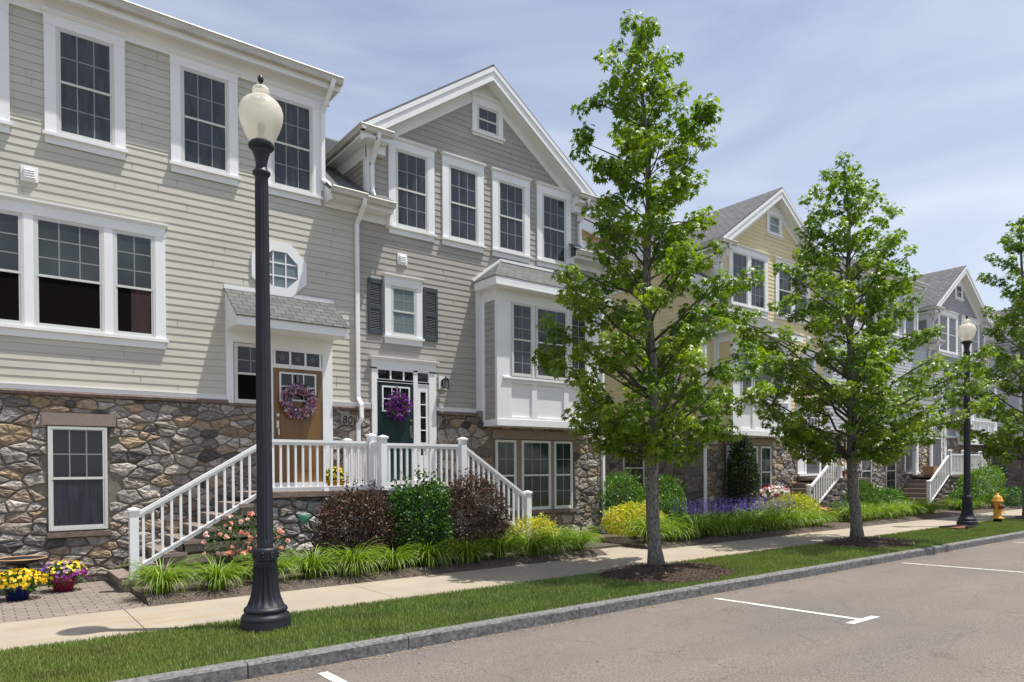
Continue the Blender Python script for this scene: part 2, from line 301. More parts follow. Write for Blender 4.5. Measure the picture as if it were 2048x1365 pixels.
def stones(parent, T, u0, u1, z0, z1, holes=(), sx=.30, sz=.19, pal=PAL, depth=.05, seed=1, name='stone_base', back=.25):
    rr = random.Random(seed); pts = []; tries = 0; asp = sx/sz
    need = int((u1-u0)*(z1-z0)/(sx*sz)*1.15)+4
    while len(pts) < need and tries < need*40:
        tries += 1; p = (rr.uniform(u0-.1, u1+.1), rr.uniform(z0-.1, z1+.1)); wgt = rr.uniform(.30, 1.25); ok = True
        for q in pts:
            if ((p[0]-q[0])/asp)**2+(p[1]-q[1])**2 < (sz*.40*(wgt+q[2]))**2: ok = False; break
        if ok: pts.append((*p, wgt))
    mb = MB(T); cols = []
    def addcol(c): 
        while len(cols) < len(mb.v): cols.append((*c, 1))
    mb.box(u0, u1, -back, 0.002, z0, z1, 1); addcol((.2, .2, .2))
    for i, p in enumerate(pts):
        poly = [(u0, z0), (u1, z0), (u1, z1), (u0, z1)]
        for q in pts:
            if q is p: continue
            dx, dz = (q[0]-p[0])/asp**2, q[1]-p[1]
            if abs(q[0]-p[0]) > sx*4 or abs(dz) > sz*4.5: continue
            wd = ((p[2]**2-q[2]**2)*(sz*.45)**2)*.5
            c = dx*(p[0]+q[0])/2+dz*(p[1]+q[1])/2+wd
            poly = clip(poly, dx, dz, c)
            if len(poly) < 3: break
        if len(poly) < 3: continue
        cx = sum(q[0] for q in poly)/len(poly); cz = sum(q[1] for q in poly)/len(poly); bad = False
        for (a, b, c, d) in holes:
            if a < cx < b and c < cz < d: bad = True; break
            if max(q[0] for q in poly) > a and min(q[0] for q in poly) < b and max(q[1] for q in poly) > c and min(q[1] for q in poly) < d:
                m_ = [(a-cx, (1, 0, a)), (cx-b, (-1, 0, -b)), (c-cz, (0, 1, c)), (cz-d, (0, -1, -d))]; m_.sort(key=lambda t: -t[0]); poly = clip(poly, *m_[0][1])
                if len(poly) < 3: bad = True; break
        if bad: continue
        # densify, inset, raise
        dn = []
        for k in range(len(poly)):
            q0, q1 = poly[k], poly[(k+1) % len(poly)]; ln = math.hypot(q1[0]-q0[0], q1[1]-q0[1]); dn.append(q0)
            if ln > .09: 
                for s_ in range(1, int(ln/.07)+1):
                    t = s_/(int(ln/.07)+1); dn.append((q0[0]+(q1[0]-q0[0])*t, q0[1]+(q1[1]-q0[1])*t))
        cx = sum(q[0] for q in dn)/len(dn); cz = sum(q[1] for q in dn)/len(dn); k = len(dn)
        size = min(max(q[0] for q in dn)-min(q[0] for q in dn), max(q[1] for q in dn)-min(q[1] for q in dn))
        if size < .035: continue
        h = depth*rr.uniform(.55, 1.05)*min(1, size/.11); tx, tz = rr.uniform(-.12, .12), rr.uniform(-.16, .10)
        rings = []
        jit = [rr.uniform(-.006, .006) for _ in dn]
        for f_, hh, jz in ((.007, 0, 0), (.013, .55, .004), (.032, .92, .008), (.085, 1.06, .010)):
            ring = []
            for q, jj in zip(dn, jit):
                dx, dz = cx-q[0], cz-q[1]; l = math.hypot(dx, dz)+1e-6; s_ = min(f_+(jj if f_ > .01 else abs(jj)*.6), l*.85)
                x, zz = q[0]+dx/l*s_, q[1]+dz/l*s_
                v = h*hh+(tx*(x-cx)+tz*(zz-cz))*hh+rr.uniform(-jz, jz)
                ring.append(mb.p(x, max(v, .001), zz))
            rings.append(ring)
        c0 = mb.p(cx, h*1.1+rr.uniform(-.008, .008), cz)
        for a_, b_ in zip(rings, rings[1:]):
            for j in range(k): mb.f.append([a_[j], a_[(j+1) % k], b_[(j+1) % k], b_[j]]); mb.m.append(0)
        for j in range(k): mb.f.append([rings[-1][j], rings[-1][(j+1) % k], c0]); mb.m.append(0)
        c = rr.choice(pal); g_ = rr.uniform(.72, 1.30); mm_ = .22; av = (.26, .24, .22); addcol(tuple((c[i_]*(1-mm_)+av[i_]*mm_)*g_ for i_ in range(3)))
    return mb.build(name, ['stone', 'mortar'], parent, cols=cols)

def window(parent, T, gl, gr, gb, gt, cols=3, rows=(2, 2), cas=.15, head=True, sill=True, matU='blind', matL='blind', split=.5, label=None, mull=None, grL=True, apron=.11, nogrille=False, name='window'):
    """gl..gr x gb..gt is the visible glass; mull = list of (gl,gr,cols) for ganged units"""
    units = mull or [(gl, gr, cols)]; a, b = units[0][0], units[-1][1]; f = .055; c = MB(T)
    xl, xr = a-f-cas, b+f+cas; zt, zb = gt+f, gb-f
    # casing stiles, head
    c.box(xl, a-f, .002, .042, zb, zt, 0); c.box(b+f, xr, .002, .042, zb, zt, 0)
    for (p, q) in zip(units, units[1:]): c.box(p[1]+f, q[0]-f, .002, .042, zb, zt, 0)
    if cas > .06 or head: c.box(xl-.004, xr+.004, .002, .048, zt, zt+(.16 if head else cas), 0)
    if head:
        h = zt+.16; c.prism([(.002, h), (.06, h), (.095, h+.035), (.095, h+.055), (.002, h+.06)], xl-.035, xr+.035, 'u', 0)
    if sill:
        c.box(xl-.03, xr+.03, .002, .085, zb-.045, zb, 0); c.box(xl, xr, .002, .036, zb-.045-apron, zb-.045, 0)
    elif cas > .06: c.box(xl, xr, .002, .042, zb-cas, zb, 0)
    bare = cas <= .06 and not head
    win = None if bare else c.build(name, ['white'], parent, label=label)
    zm = gb+(gt-gb)*(1-split)
    fr = MB(T); pn = MB(T); us = MB(T); ls = MB(T)
    for (l, r, nc) in units:
        fr.box(l-f, l-.02, .002, .039, zb, zt); fr.box(r+.02, r+f, .002, .039, zb, zt); fr.box(l-.02, r+.02, .002, .039, gt+.02, zt); fr.box(l-.02, r+.02, .002, .039, zb, gb-.02)
        for mbx, z0, z1, v, nr in ((us, zm, gt, .034, rows[0]), (ls, gb, zm, .028, rows[1])):
            mbx.box(l-.02, l+.008, .002, v, z0-.018, z1+.02); mbx.box(r-.008, r+.02, .002, v, z0-.018, z1+.02)
            mbx.box(l+.008, r-.008, .002, v+.002, z0-.018, z0+.018); mbx.box(l+.008, r-.008, .002, v, z1+.001, z1+.02)
            vg = v-.008
            if nr and not nogrille:
                for i in range(1, nc): x = l+(r-l)*i/nc; mbx.box(x-.009, x+.009, vg-.001, vg+.003, z0+.018, z1, 1)
                for j in range(1, nr): zz = z0+(z1-z0)*j/nr; mbx.box(l+.008, r-.008, vg-.001, vg+.0022, zz-.009, zz+.009, 1)
            pn.face([(l, vg, z0), (r, vg, z0), (r, vg, z1), (l, vg, z1)], 0 if z0 == zm else 1)
    if bare: win = fr.build(name, 'sash', parent, label=label)
    else: fr.build('frame', 'sash', win)
    us.build('upper_sash', ['sash', 'grille'], win); ls.build('lower_sash', ['sash', 'grille'], win); pn.build('pane', [matU, matL], win, recalc=False)
    return win
def gutter(mb, T0, T1, w=.11, h=.11, mi=0):
    """K-style gutter run between two world points (outer top edge line); T = world coords"""
    P, Q = Vector(T0), Vector(T1); d = (Q-P).normalized(); o = d.cross(Vector((0, 0, 1)))
    prof = [(0, 0), (.008, -.02), (-.012, -.045), (-.03, -h), (-w, -h), (-w, 0), (-w+.01, 0), (-w+.01, -h+.012), (-.04, -h+.012), (-.02, -.04), (-.008, 0)]
    a_ = [mb.p(*(P+o*x+Vector((0, 0, z)))) for x, z in prof]; b_ = [mb.p(*(Q+o*x+Vector((0, 0, z)))) for x, z in prof]; k = len(prof)
    for i in range(k): mb.f.append([a_[i], a_[(i+1) % k], b_[(i+1) % k], b_[i]]); mb.m.append(mi)
    for e_ in ((P, -d), (Q, d)):
        i = [mb.p(*(e_[0]+o*x+Vector((0, 0, z)))) for x, z in ((0, 0), (-.03, -h), (-w, -h), (-w, 0))]; mb.f.append(i); mb.m.append(mi)
def spout(mb, pts, w=.075, d=.06, mi=0):
    for p, q in zip(pts, pts[1:]):
        P, Q = Vector(p), Vector(q); e_ = (Q-P).normalized()*.02
        mb.beam(P-e_, Q+e_, w, d, mi, upv=(0, 1, .001) if abs((Q-P).normalized().z) > .5 else (0, 0, 1))
def roofslab(mb, pts, th=.05, mi=0, me=1, flip=False):
    """pts: eave-left, eave-right, top-right, top-left (world)"""
    P = [Vector(p) for p in pts]; n = (P[1]-P[0]).cross(P[-1]-P[0]).normalized()
    if n.z < 0: n = -n
    e = (P[1]-P[0]).normalized(); s_ = n.cross(e); uv = [((p-P[0]).dot(e)+50, (p-P[0]).dot(s_)+50) for p in P]
    i = [mb.p(*p) for p in P]; j = [mb.p(*(p-n*th)) for p in P]; mb.f.append(i); mb.m.append(mi); mb.uv[len(mb.f)-1] = uv
    mb.f.append(j[::-1]); mb.m.append(me); k = len(P)
    for a_ in range(k): mb.f.append([i[a_], j[a_], j[(a_+1) % k], i[(a_+1) % k]]); mb.m.append(mi); mb.uv[len(mb.f)-1] = [(0.05, .05)]*4

RY, RZ = 18.5, 10.9     # main ridge line
EY, EZ = 12.36, 6.98    # lower eave
def door(parent, T, x0, x1, z0, z1, matn, glass=True, sgn=1, label=None):
    c = MB(T); c.box(x0, x1, .0, .03, z0, z1, 0); wd = x1-x0
    # lower raised panels
    for a, b in ((.14, .46), (.54, .86)):
        for k, (i_, v) in enumerate(((0, .036), (.022, .031), (.04, .038))): c.box(x0+wd*a+i_, x0+wd*b-i_, .03, v, z0+.22+i_, z1-.78-i_, 0)
    d = c.build('door', [matn], parent, label=label)
    g0, g1, h0, h1 = x0+wd*.15, x1-wd*.15, z1-.56, z1-.10; f = MB(T)
    f.box(g0-.03, g1+.03, .03, .045, h0-.03, h0, 0); f.box(g0-.03, g1+.03, .03, .045, h1, h1+.03, 0); f.box(g0-.03, g0, .03, .045, h0, h1); f.box(g1, g1+.03, .03, .045, h0, h1)
    for k in (1, 2): x = g0+(g1-g0)*k/3; f.box(x-.01, x+.01, .03, .042, h0, h1)
    f.box(g0, g1, .03, .041, (h0+h1)/2-.01, (h0+h1)/2+.01)
    f.build('window_frame', 'white', d); p = MB(T); p.face([(g0, .034, h0), (g1, .034, h0), (g1, .034, h1), (g0, .034, h1)]); p.build('pane', 'glass', d, recalc=False)
    h = MB(T); hx = x0+.07 if sgn > 0 else x1-.07
    h.box(hx-.022, hx+.022, .03, .04, z0+.88, z0+1.12); h.box(hx-.01, hx+.01, .04, .09, z0+.98, z0+1.0); h.box(hx-.012, hx+.012, .075, .09, z0+.86, z0+1.0)
    h.box(hx-.025, hx+.025, .03, .05, z0+1.2, z0+1.25); h.build('handle', 'brass', d)
    return d
def transom(parent, T, x0, x1, z0, z1, n, m_='glass'):
    f = MB(T); f.box(x0-.03, x1+.03, .0, .045, z0-.05, z0); f.box(x0-.03, x1+.03, 0, .045, z1, z1+.03)
    for k in range(n+1): x = x0+(x1-x0)*k/n; f.box(x-.018, x+.018, 0, .042, z0, z1)
    o = f.build('transom', 'white', parent); p = MB(T); p.face([(x0, .03, z0), (x1, .03, z0), (x1, .03, z1), (x0, .03, z1)]); p.build('pane', m_, o, recalc=False); return o
def vent(parent, T, u, z):
    c = MB(T); s_ = .11; c.box(u-s_, u+s_, .004, .03, z-s_, z+s_); c.box(u-s_*.7, u+s_*.7, .03, .055, z-s_*.7, z+s_*.75)
    for k in range(4): zz = z-.06+k*.034; c.prism([(.055, zz+.02), (.072, zz), (.055, zz)], u-.065, u+.065, 'u')
    c.build('vent', 'white', parent)
def capband(parent, T, u0, u1, z=2.95, name='water_table'):
    c = MB(T); c.prism([(0, z), (.075, z-.005), (.09, z-.03), (.08, z-.07), (0, z-.075)], u0, u1, 'u', 0)
    c.box(u0, u1, .002, .03, z+.002, z+.07, 1); c.box(u0, u1, .002, .045, z+.07, z+.085, 1); c.build(name, ['capstone', 'white'], parent)
def lantern(T, u, z, label, scale=1):
    p = T(u, .05, z); t = thing('wall_lantern', p, label, 'wall lantern', 'wall lanterns beside the doors')
    b = MB(T); b.box(u-.09, u+.09, .004, .03, z-.14, z+.13); b.build('backplate', 'white', t)
    c = MB(T); c.box(u-.035, u+.035, .03, .05, z-.07, z+.05); c.box(u-.01, u+.01, .05, .13, z+.01, z+.03)
    zz = z-.03
    for sx, sv in ((-1, -1), (1, -1), (-1, 1), (1, 1)): c.box(u+sx*.045-.006, u+sx*.045+.006, .15+sv*.045-.006, .15+sv*.045+.006, zz-.09, zz+.07)
    c.box(u-.06, u+.06, .09, .21, zz-.1, zz-.085); c.box(u-.065, u+.065, .085, .215, zz+.07, zz+.085); c.box(u-.04, u+.04, .11, .19, zz+.085, zz+.11); c.box(u-.01, u+.01, .14, .16, zz+.11, zz+.15)
    c.build('housing', 'blackmetal', t); g = MB(T); g.box(u-.04, u+.04, .11, .19, zz-.084, zz+.069); g.build('glass', 'grille', t); return t
def bay(parent, cx, s, sid, wmat='blind'):
    """oriel: spans cx-.1..cx+2.88 (mirrored by s)"""
    X = lambda d: cx+s*d
    def bx(mb, a, b, *r): mb.box(min(X(a), X(b)), max(X(a), X(b)), *r)
    Yb = 12.16; TF = Tfront(Yb); a, b = -.10, 2.88
    c = MB(); bx(c, a+.03, b-.03, Yb+.03, W+.02, 2.8, 5.6, 0); c.build('bay', ['white'], parent)
    c = MB(TF)
    bx(c, a-.015, .27, -.03, .012, 2.7, 5.36); bx(c, 2.51, b+.015, -.03, .012, 2.7, 5.36)          # corner boards
    bx(c, a-.03, b+.03, -.56, .03, 2.66, 2.80)                                                   # base
    bx(c, .27, 2.51, -.03, .008, 3.60, 3.68); c.prism([(-.03, 3.68), (.05, 3.68), (.05, 3.72), (-.03, 3.75)], min(X(.04), X(2.74)), max(X(.04), X(2.74)), 'u')
    bx(c, .27, 2.51, -.03, .008, 2.8, 2.86)
    for d in (.92, 1.87): bx(c, d-.07, d+.07, -.03, .008, 2.86, 3.60)
    for d in (.90, 1.94): bx(c, d-.04, d+.04, -.03, .012, 3.75, 5.36)
    bx(c, a-.03, b+.03, -.56, .02, 5.36, 5.60)                                                   # frieze
    c.box(min(X(-.33), X(b+.23)), max(X(-.33), X(b+.23)), -.55, .30, 5.60, 5.63)                 # soffit
    c.box(min(X(-.33), X(b+.23)), max(X(-.33), X(b+.23)), .27, .29, 5.63, 5.78)                  # fascia front
    for d0, d1 in ((-.33, -.31), (b+.21, b+.23)): bx(c, d0, d1, -.54, .27, 5.63, 5.78)
    c.build('bay_trim', 'white', parent)
    # side siding
    for side, d in ((-1, a), (1, b)):
        x = X(d); T = Tleft(x) if side*s < 0 else Tright(x); q = MB(T); siding(q, 2.80, 5.36, lambda z: Yb+.06, lambda z: W-.1, joints=False); q.box(W-.1, W-.02, .002, .03, 2.8, 5.36, 1); q.box(Yb-.01, Yb+.06, .002, .018, 2.8, 5.36, 1)
        q.build('bay_cheek', [sid, 'white'], parent)
    q = MB(Tfront(W)); d = a-.19; bx(q, d, a-.02, .002, .035, 3.0, 5.62); bx(q, b+.02, b+.17, .002, .035, 3.0, 5.62); q.build('casing', 'white', parent)
    r = MB(); yo = Yb-.30; zt = 6.38
    P = [(X(-.35), yo, 5.79), (X(b+.25), yo, 5.79), (X(b-.45), W-.01, zt), (X(.38), W-.01, zt)]
    if s < 0: P = [P[1], P[0], P[3], P[2]]
    roofslab(r, P, .03)
    for e0, e1, top in ((-.35, -.35, .38), (b+.25, b+.25, b-.45)):
        A, B_, C_ = (X(e0), yo, 5.79), (X(e0), W-.01, 5.79), (X(top), W-.01, zt)
        Pn = [Vector(A), Vector(B_), Vector(C_)]; ee = (Pn[1]-Pn[0]).normalized(); nn_ = (Pn[1]-Pn[0]).cross(Pn[2]-Pn[0]).normalized(); nn_ = nn_ if nn_.z > 0 else -nn_; ss = nn_.cross(ee)
        uv = [((p-Pn[0]).dot(ee)+30, (p-Pn[0]).dot(ss)+30) for p in Pn]; r.face([A, B_, C_], 0, uv)
        r.face([(A[0], A[1], 5.77), (B_[0], B_[1], 5.77), C_], 1)
    r.build('bay_roof', ['shingle', 'white'], parent)
    f = MB(); f.beam((X(-.37), W-.03, 5.82), (X(.38), W-.03, zt+.03), .05, .05); f.beam((X(b+.27), W-.03, 5.82), (X(b-.45), W-.03, zt+.03), .05, .05); f.beam((X(.37), W-.03, zt+.02), (X(b-.44), W-.03, zt+.02), .05, .06); f.build('flashing', 'white', parent)
    us = [(.325, .81, 2), (1.0, 1.84, 3), (2.03, 2.46, 2)]
    if s < 0: us = [(X(q[1]), X(q[0]), q[2]) for q in us[::-1]]
    else: us = [(X(q[0]), X(q[1]), q[2]) for q in us]
    for q in us: window(parent, TF, q[0], q[1], 3.80, 5.30, cols=q[2], rows=(3, 3), cas=.001, head=False, sill=False, matU=wmat, matL=wmat)

def stonewindows(parent, cx, s, mu='blinddk'):
    X = lambda d: cx+s*d; T = Tfront(W-.02)
    us = [(.25, .72, 2), (.99, 1.75, 3), (1.97, 2.44, 2)]; hs = []
    if s < 0: us = [(X(q[1]), X(q[0]), q[2]) for q in us[::-1]]
    else: us = [(X(q[0]), X(q[1]), q[2]) for q in us]
    for q in us: window(parent, T, q[0], q[1], .82, 2.32, cols=q[2], rows=(2, 2), cas=.0, head=False, sill=False, matU=mu, matL=mu)
    a, b = min(X(.12), X(2.58)), max(X(.12), X(2.58)); c = MB(T); c.box(a, b, 0, .03, 2.40, 2.60, 0); c.build('lintel', 'lintel', parent); c = MB(T); c.box(a-.04, b+.04, 0, .10, .68, .755, 0); c.build('stone_sill', 'capstone', parent)
    for p, q in zip(us, us[1:]): c = MB(T); c.box(p[1]+.062, q[0]-.062, 0, .018, .76, 2.39, 0); c.build('stone_mullion', 'lintel', parent)
    return [(a-.0, b+.0, .68, 2.60)]

def wing(name, cx, s, sid, label, pairs=False, doormat='dkgreen', roofm='shingled', seed=3, shutters=True, sidewall=None, upm='blind', stairx=None, lowmat='blinddk', showdoor=True):
    """three-storey gabled end house; s=+1: door on the left, bay on the right"""
    X = lambda d: cx+s*d; lo = lambda a, b: (min(X(a), X(b)), max(X(a), X(b)))
    h = thing('townhouse', (cx, W, 0), label, 'townhouse', 'townhouses along the street')
    T = Tfront(W); hw = 2.85; outer = 3.50; inner = -3.03 # outer end = building end; inner = party line
    zE = 8.34; slope = .69; zP = zE+slope*3.13  # rake top line: z at |d|
    wallz = lambda d: zP-.24-slope*abs(d)
    # solid body
    a, b = lo(-hw, hw); c = MB(); c.prism([(a, 2.6), (b, 2.6), (b, wallz(hw)), (cx, wallz(0)), (a, wallz(hw))], W+.005, RY, 'v', 0)
    a0, b0 = lo(inner, outer); c.box(a0, b0, W+.008, 24, 2.62, 6.9, 0); c.box(a0, b0, W+.02, 24, 0, 2.62, 0); c.build('core', [sid], h)
    # front siding
    q = MB(T); wl, wr = lo(-hw, hw)
    siding(q, 3.03, 6.93, lambda z: a0, lambda z: b0)
    half = lambda z: min(hw, (wallz(0)-z)/slope)
    siding(q, 6.93, wallz(0)-.02, lambda z: cx-half(z), lambda z: cx+half(z))
    q.build('front_siding', [sid, 'joint'], h)
    # wing cheeks
    for sd_ in (-1, 1):
        x = cx+sd_*hw; TT = Tleft(x) if sd_ < 0 else Tright(x); q = MB(TT); siding(q, 6.9, 8.22, lambda z: W+.11, lambda z: 16.5, joints=False)
        q.box(W-.0, W+.11, .002, .025, 6.95, 8.2, 1); q.build('cheek_siding', [sid, 'white'], h)
    # corner boards
    for sd_ in (-1, 1): q = MB(T); x = cx+sd_*hw; q.box(min(x, x-sd_*.11), max(x, x-sd_*.11), .002, .028, 7.0, 8.15); q.build('corner_board', 'white', h)
    q = MB(T); xo = X(outer); q.box(min(xo, xo-s*.13), max(xo, xo-s*.13), .002, .03, 3.03, 6.75); q.build('corner_board', 'white', h)
    # gable roof
    r = MB(); yf = W-.34
    for sd_ in (-1, 1):
        roofslab(r, [(cx+sd_*3.13, yf, zE), (cx+sd_*3.13, RY+1, zE), (cx, RY+1, zP), (cx, yf, zP)], .05)
    r.build('gable_roof', [roofm, 'white'], h)
    t = MB()
    for sd_ in (-1, 1):
        P = lambda d, o: (cx+sd_*d, zP-slope*d-o)
        def strip(o0, o1, y0, y1, e=3.13, d0=0): t.prism([P(d0, o0), P(e, o0), P(e, o1), P(d0, o1)], y0, y1, 'v', 0)
        strip(.052, .15, yf-.018, yf+.002); strip(.13, .34, yf+.002, yf+.025); strip(.30, .33, yf+.025, W-.03, 3.05)      # rake mould, rake board, soffit
        t.prism([P(0, .33), P(2.86, .33), P(2.86, .55), P(0, .55)], W-.03, W-.002, 'v', 0)                                # frieze on wall
        # boxed eave return
        x0_, x1_ = cx+sd_*3.1, cx+sd_*2.52; A, B_ = min(x0_, x1_), max(x0_, x1_)
        t.box(A, B_, yf-.0, W-.002, 8.10, 8.16); t.box(min(x1_, cx+sd_*2.75), max(x1_, cx+sd_*2.75), W-.16, W-.002, 7.92, 8.10); t.box(min(cx+sd_*3.0, cx+sd_*2.56), max(cx+sd_*3.0, cx+sd_*2.56), yf+.06, W-.002, 8.16, 8.27)
        t.box(min(x0_, cx+sd_*2.85), max(x0_, cx+sd_*2.85), W, RY-1, 8.10, 8.14)
        t.box(min(cx+sd_*2.88, cx+sd_*2.855), max(cx+sd_*2.88, cx+sd_*2.855), W, RY-1, 7.86, 8.10)
    t.build('rake_trim', 'white', h)
    for sd_ in (-1, 1):
        g_ = MB(); e = cx+sd_*3.17; P0, P1 = (e, yf-.10, 8.30), (e, 17.6, 8.30)
        gutter(g_, *( (P1, P0) if sd_ < 0 else (P0, P1)))
        P2 = (cx+sd_*2.46, yf-.10, 8.30); gutter(g_, *((P0, P2) if sd_ < 0 else (P2, P0))); g_.build('gutter', 'gutter', h)
    for sd_ in (-1, 1):
        dp = MB(); xx = cx+sd_*2.77; spout(dp, [(xx, yf-.05, 8.2), (xx, yf-.02, 8.1), (xx, W-.07, 7.72), (xx, W-.07, 7.2), (xx+sd_*.02, W-.16, 7.08)]); dp.build('downspout', 'white', h)
    # main lower roof either side of the wing
    r = MB()
    for (d0, d1) in ((inner, -hw), (hw, outer+.18)):
        A, B_ = lo(d0, d1); roofslab(r, [(A, EY, EZ), (B_, EY, EZ), (B_, RY, RZ), (A, RY, RZ)], .06)
    A, B_ = lo(inner, outer+.18); roofslab(r, [(A, RY, RZ+.004), (B_, RY, RZ+.004), (B_, 25, 6.9), (A, 25, 6.9)], .06)
    r.build('main_roof', [roofm, 'white'], h)
    for (d0, d1, d2) in ((inner, -hw+.42, 0), (hw-.42, outer+.16, 1)):
        t = MB(); A, B_ = lo(d0, d1); t.box(A, B_, EY+.03, W-.002, 6.76, 6.80); t.box(A, B_, W-.04, W-.002, 6.60, 6.76); t.box(A, B_, EY+.02, EY+.045, 6.80, 6.93)
        x_ = X(-hw+.42) if d2 == 0 else X(hw-.42); t.box(x_-.03, x_+.03, W-.2, W-.002, 6.55, 6.76)
        roofslab(t, [(A, EY, 6.98), (B_, EY, 6.98), (B_, W+.01, 7.20), (A, W+.01, 7.20)], .03, 1, 0); t.build('eave_box', ['white', roofm], h)
    for (d0, d1) in ((inner, -hw+.42), (hw-.42, outer+.16)):
        g_ = MB(); A, B_ = lo(d0, d1); gutter(g_, (A, EY-.09, 6.94), (B_, EY-.09, 6.94)); g_.build('lower_gutter', 'gutter', h)
    # end gable wall of the building
    TT = Tright(X(outer)) if s > 0 else Tleft(X(outer)); q = MB(TT); sl = (RZ-EZ)/(RY-EY); top = lambda y: EZ-.35+sl*(y-EY) if y < RY else EZ-.35+sl*(2*RY-y-EY)
    band = 8.42
    siding(q, 3.03, 6.9, lambda z: W+.12, lambda z: 23.9); siding(q, 6.9, band-.12, lambda z: EY+(z-EZ+.35)/sl, lambda z: 23.9)
    q.box(W+.0, W+.12, .002, .03, 3.0, 6.9, 2); q.box(EY+(band-EZ+.2)/sl, 23, .002, .035, band-.12, band+.05, 2)
    y0_ = EY+(band-EZ+.35)/sl; q.face([(y0_, .006, band), (2*RY-y0_, .006, band), (RY, .006, RZ-.3)], 1, [(y0_, band), (2*RY-y0_, band), (RY, RZ-.3)])
    q.prism([(EY-.05, EZ-.42), (EY-.05, EZ-.05), (RY, RZ-.07), (RY, RZ-.42)], .18, .205, 'v', 2); q.prism([(EY-.05, EZ-.32), (EY-.05, EZ-.27), (RY, RZ-.29), (RY, RZ-.34)], 0.0, .18, 'v', 2)
    q.build('end_wall', [sid, 'cedar' if sid == 'sid_yellow' else sid, 'white'], h)
    if sidewall:
        TS = Tleft(X(outer))
        window(h, TS, 15.5, 16.3, 7.62, 8.26, cols=2, rows=(1, 1), matU='glass', matL='glass'); window(h, TS, 13.75, 14.5, 4.0, 5.3, cols=2, matU='glass', matL='glass'); window(h, TS, 17.0, 17.8, 4.0, 5.3, cols=2, matU='glass', matL='glass')
        window(h, TS, 15.0, 15.8, 1.1, 2.35, cols=3, cas=.0, head=False, sill=False, matU='glass', matL='glass')
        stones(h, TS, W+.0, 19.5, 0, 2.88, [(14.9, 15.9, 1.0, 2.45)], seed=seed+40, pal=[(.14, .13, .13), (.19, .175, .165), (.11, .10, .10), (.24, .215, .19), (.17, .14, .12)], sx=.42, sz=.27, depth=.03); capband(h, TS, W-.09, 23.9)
    else: stones(h, TT, W, 15.5, 0, 2.88, seed=seed+41, sx=.4, sz=.27)
    # third floor windows
    if not pairs:
        for d in (-1.86, -.60, .70, 1.98):
            window(h, T, X(d)-.325, X(d)+.325, 6.68, 8.14, cols=3, rows=(2, 2), matU=upm, matL=upm)
    else:
        for d in (-1.12, 1.32):
            u = X(d); window(h, T, 0, 0, 6.68, 8.14, rows=(2, 2), matU=upm, matL=upm, mull=[(u-.80, u-.12, 3), (u+.12, u+.80, 3)])
    window(h, T, X(0)-.18, X(0)+.30, 9.17, 9.64, cols=2, rows=(1, 1), cas=.12, matU='blindlt' if s < 0 else 'blind', matL='blindlt' if s < 0 else 'blind', apron=.05)
    bay(h, cx, s, sid, upm)
    # middle floor window over the door, shutters
    u = X(-2.07)
    window(h, T, u-.24, u+.24, 4.47, 5.37, cols=2, rows=(2, 2), cas=.13, matU='blindlt', matL='blindlt')
    vent(h, T, X(-2.09), 5.99)
    if shutters:
        for a_, b_ in ((-2.86, -2.55), (-1.60, -1.27)):
            A, B_ = lo(a_, b_); sh = MB(T); sh.box(A, A+.045, .006, .04, 4.40, 5.50); sh.box(B_-.045, B_, .006, .04, 4.40, 5.50)
            for z0, z1 in ((4.40, 4.50), (4.90, 4.99), (5.41, 5.50)): sh.box(A+.045, B_-.045, .006, .038, z0, z1)
            sh.box(A+.045, B_-.045, .006, .012, 4.5, 5.41)
            for z0, z1 in ((4.50, 4.90), (4.99, 5.41)):
                k = int((z1-z0)/.031)
                for i in range(k): zz = z0+(z1-z0)*i/k; sh.prism([(.012, zz+.028), (.034, zz+.006), (.034, zz), (.012, zz+.02)], A+.045, B_-.045, 'u')
            sh.build('shutter', 'slate', h)
    # entry: door, sidelight, transom, casing
    dz0, dz1 = 1.50, 3.47; A, B_ = lo(-2.67, -1.86)
    f = MB(T)
    for a_, b_ in ((-2.80, -2.69), (-1.87, -1.77), (-1.50, -1.33)): p, q_ = lo(a_, b_); f.box(p, q_, .0, .05, 1.50, 3.75)
    p, q_ = lo(-2.80, -1.33); f.box(p, q_, 0, .05, 3.72, 3.90); f.prism([(0, 3.90), (.06, 3.90), (.11, 3.95), (.11, 3.97), (0, 3.98)], p-.04, q_+.04, 'u'); f.box(p, q_, 0, .12, 1.42, 1.50)
    p, q_ = lo(-2.71, -1.33); f.box(p, q_, 0, .045, dz1, dz1+.05)
    f.build('door_casing', 'white', h)
    door(h, T, A, B_, dz0, dz1, doormat, sgn=-s)
    p, q_ = lo(-2.68, -1.50); transom(h, T, p, q_, 3.53, 3.71, 4)
    p, q_ = lo(-1.77, -1.50); f = MB(T); f.box(p, q_, 0, .03, 1.5, 2.0); f.box(p, p+.07, 0, .03, 2.0, dz1); f.box(q_-.07, q_, 0, .03, 2.0, dz1)
    for k in range(6): zz = 2.0+k*(dz1-.14-2.0)/5; f.box(p+.07, q_-.07, 0, .028, zz-.01, zz+.012)
    f.box(p+.07, q_-.07, 0, .03, dz1-.13, dz1); o = f.build('sidelight', 'white', h); g1 = MB(T); g1.face([(p+.05, .016, 1.98), (q_-.05, .016, 1.98), (q_-.05, .016, dz1-.1), (p+.05, .016, dz1-.1)]); g1.build('pane', 'glass', o, recalc=False)
    # stone storey
    e0, e1 = lo(-2.82, -1.31); A, B_ = lo(inner, outer)
    stones(h, T, A, B_, 0, 2.88, [(e0, e1, 1.38, 3.2)]+stonewindows(h, cx, s, lowmat), seed=seed)
    for d0, d1 in ((inner, -2.82), (-1.31, -.30), (2.98, outer)): A, B_ = lo(d0, d1); capband(h, T, A, B_)
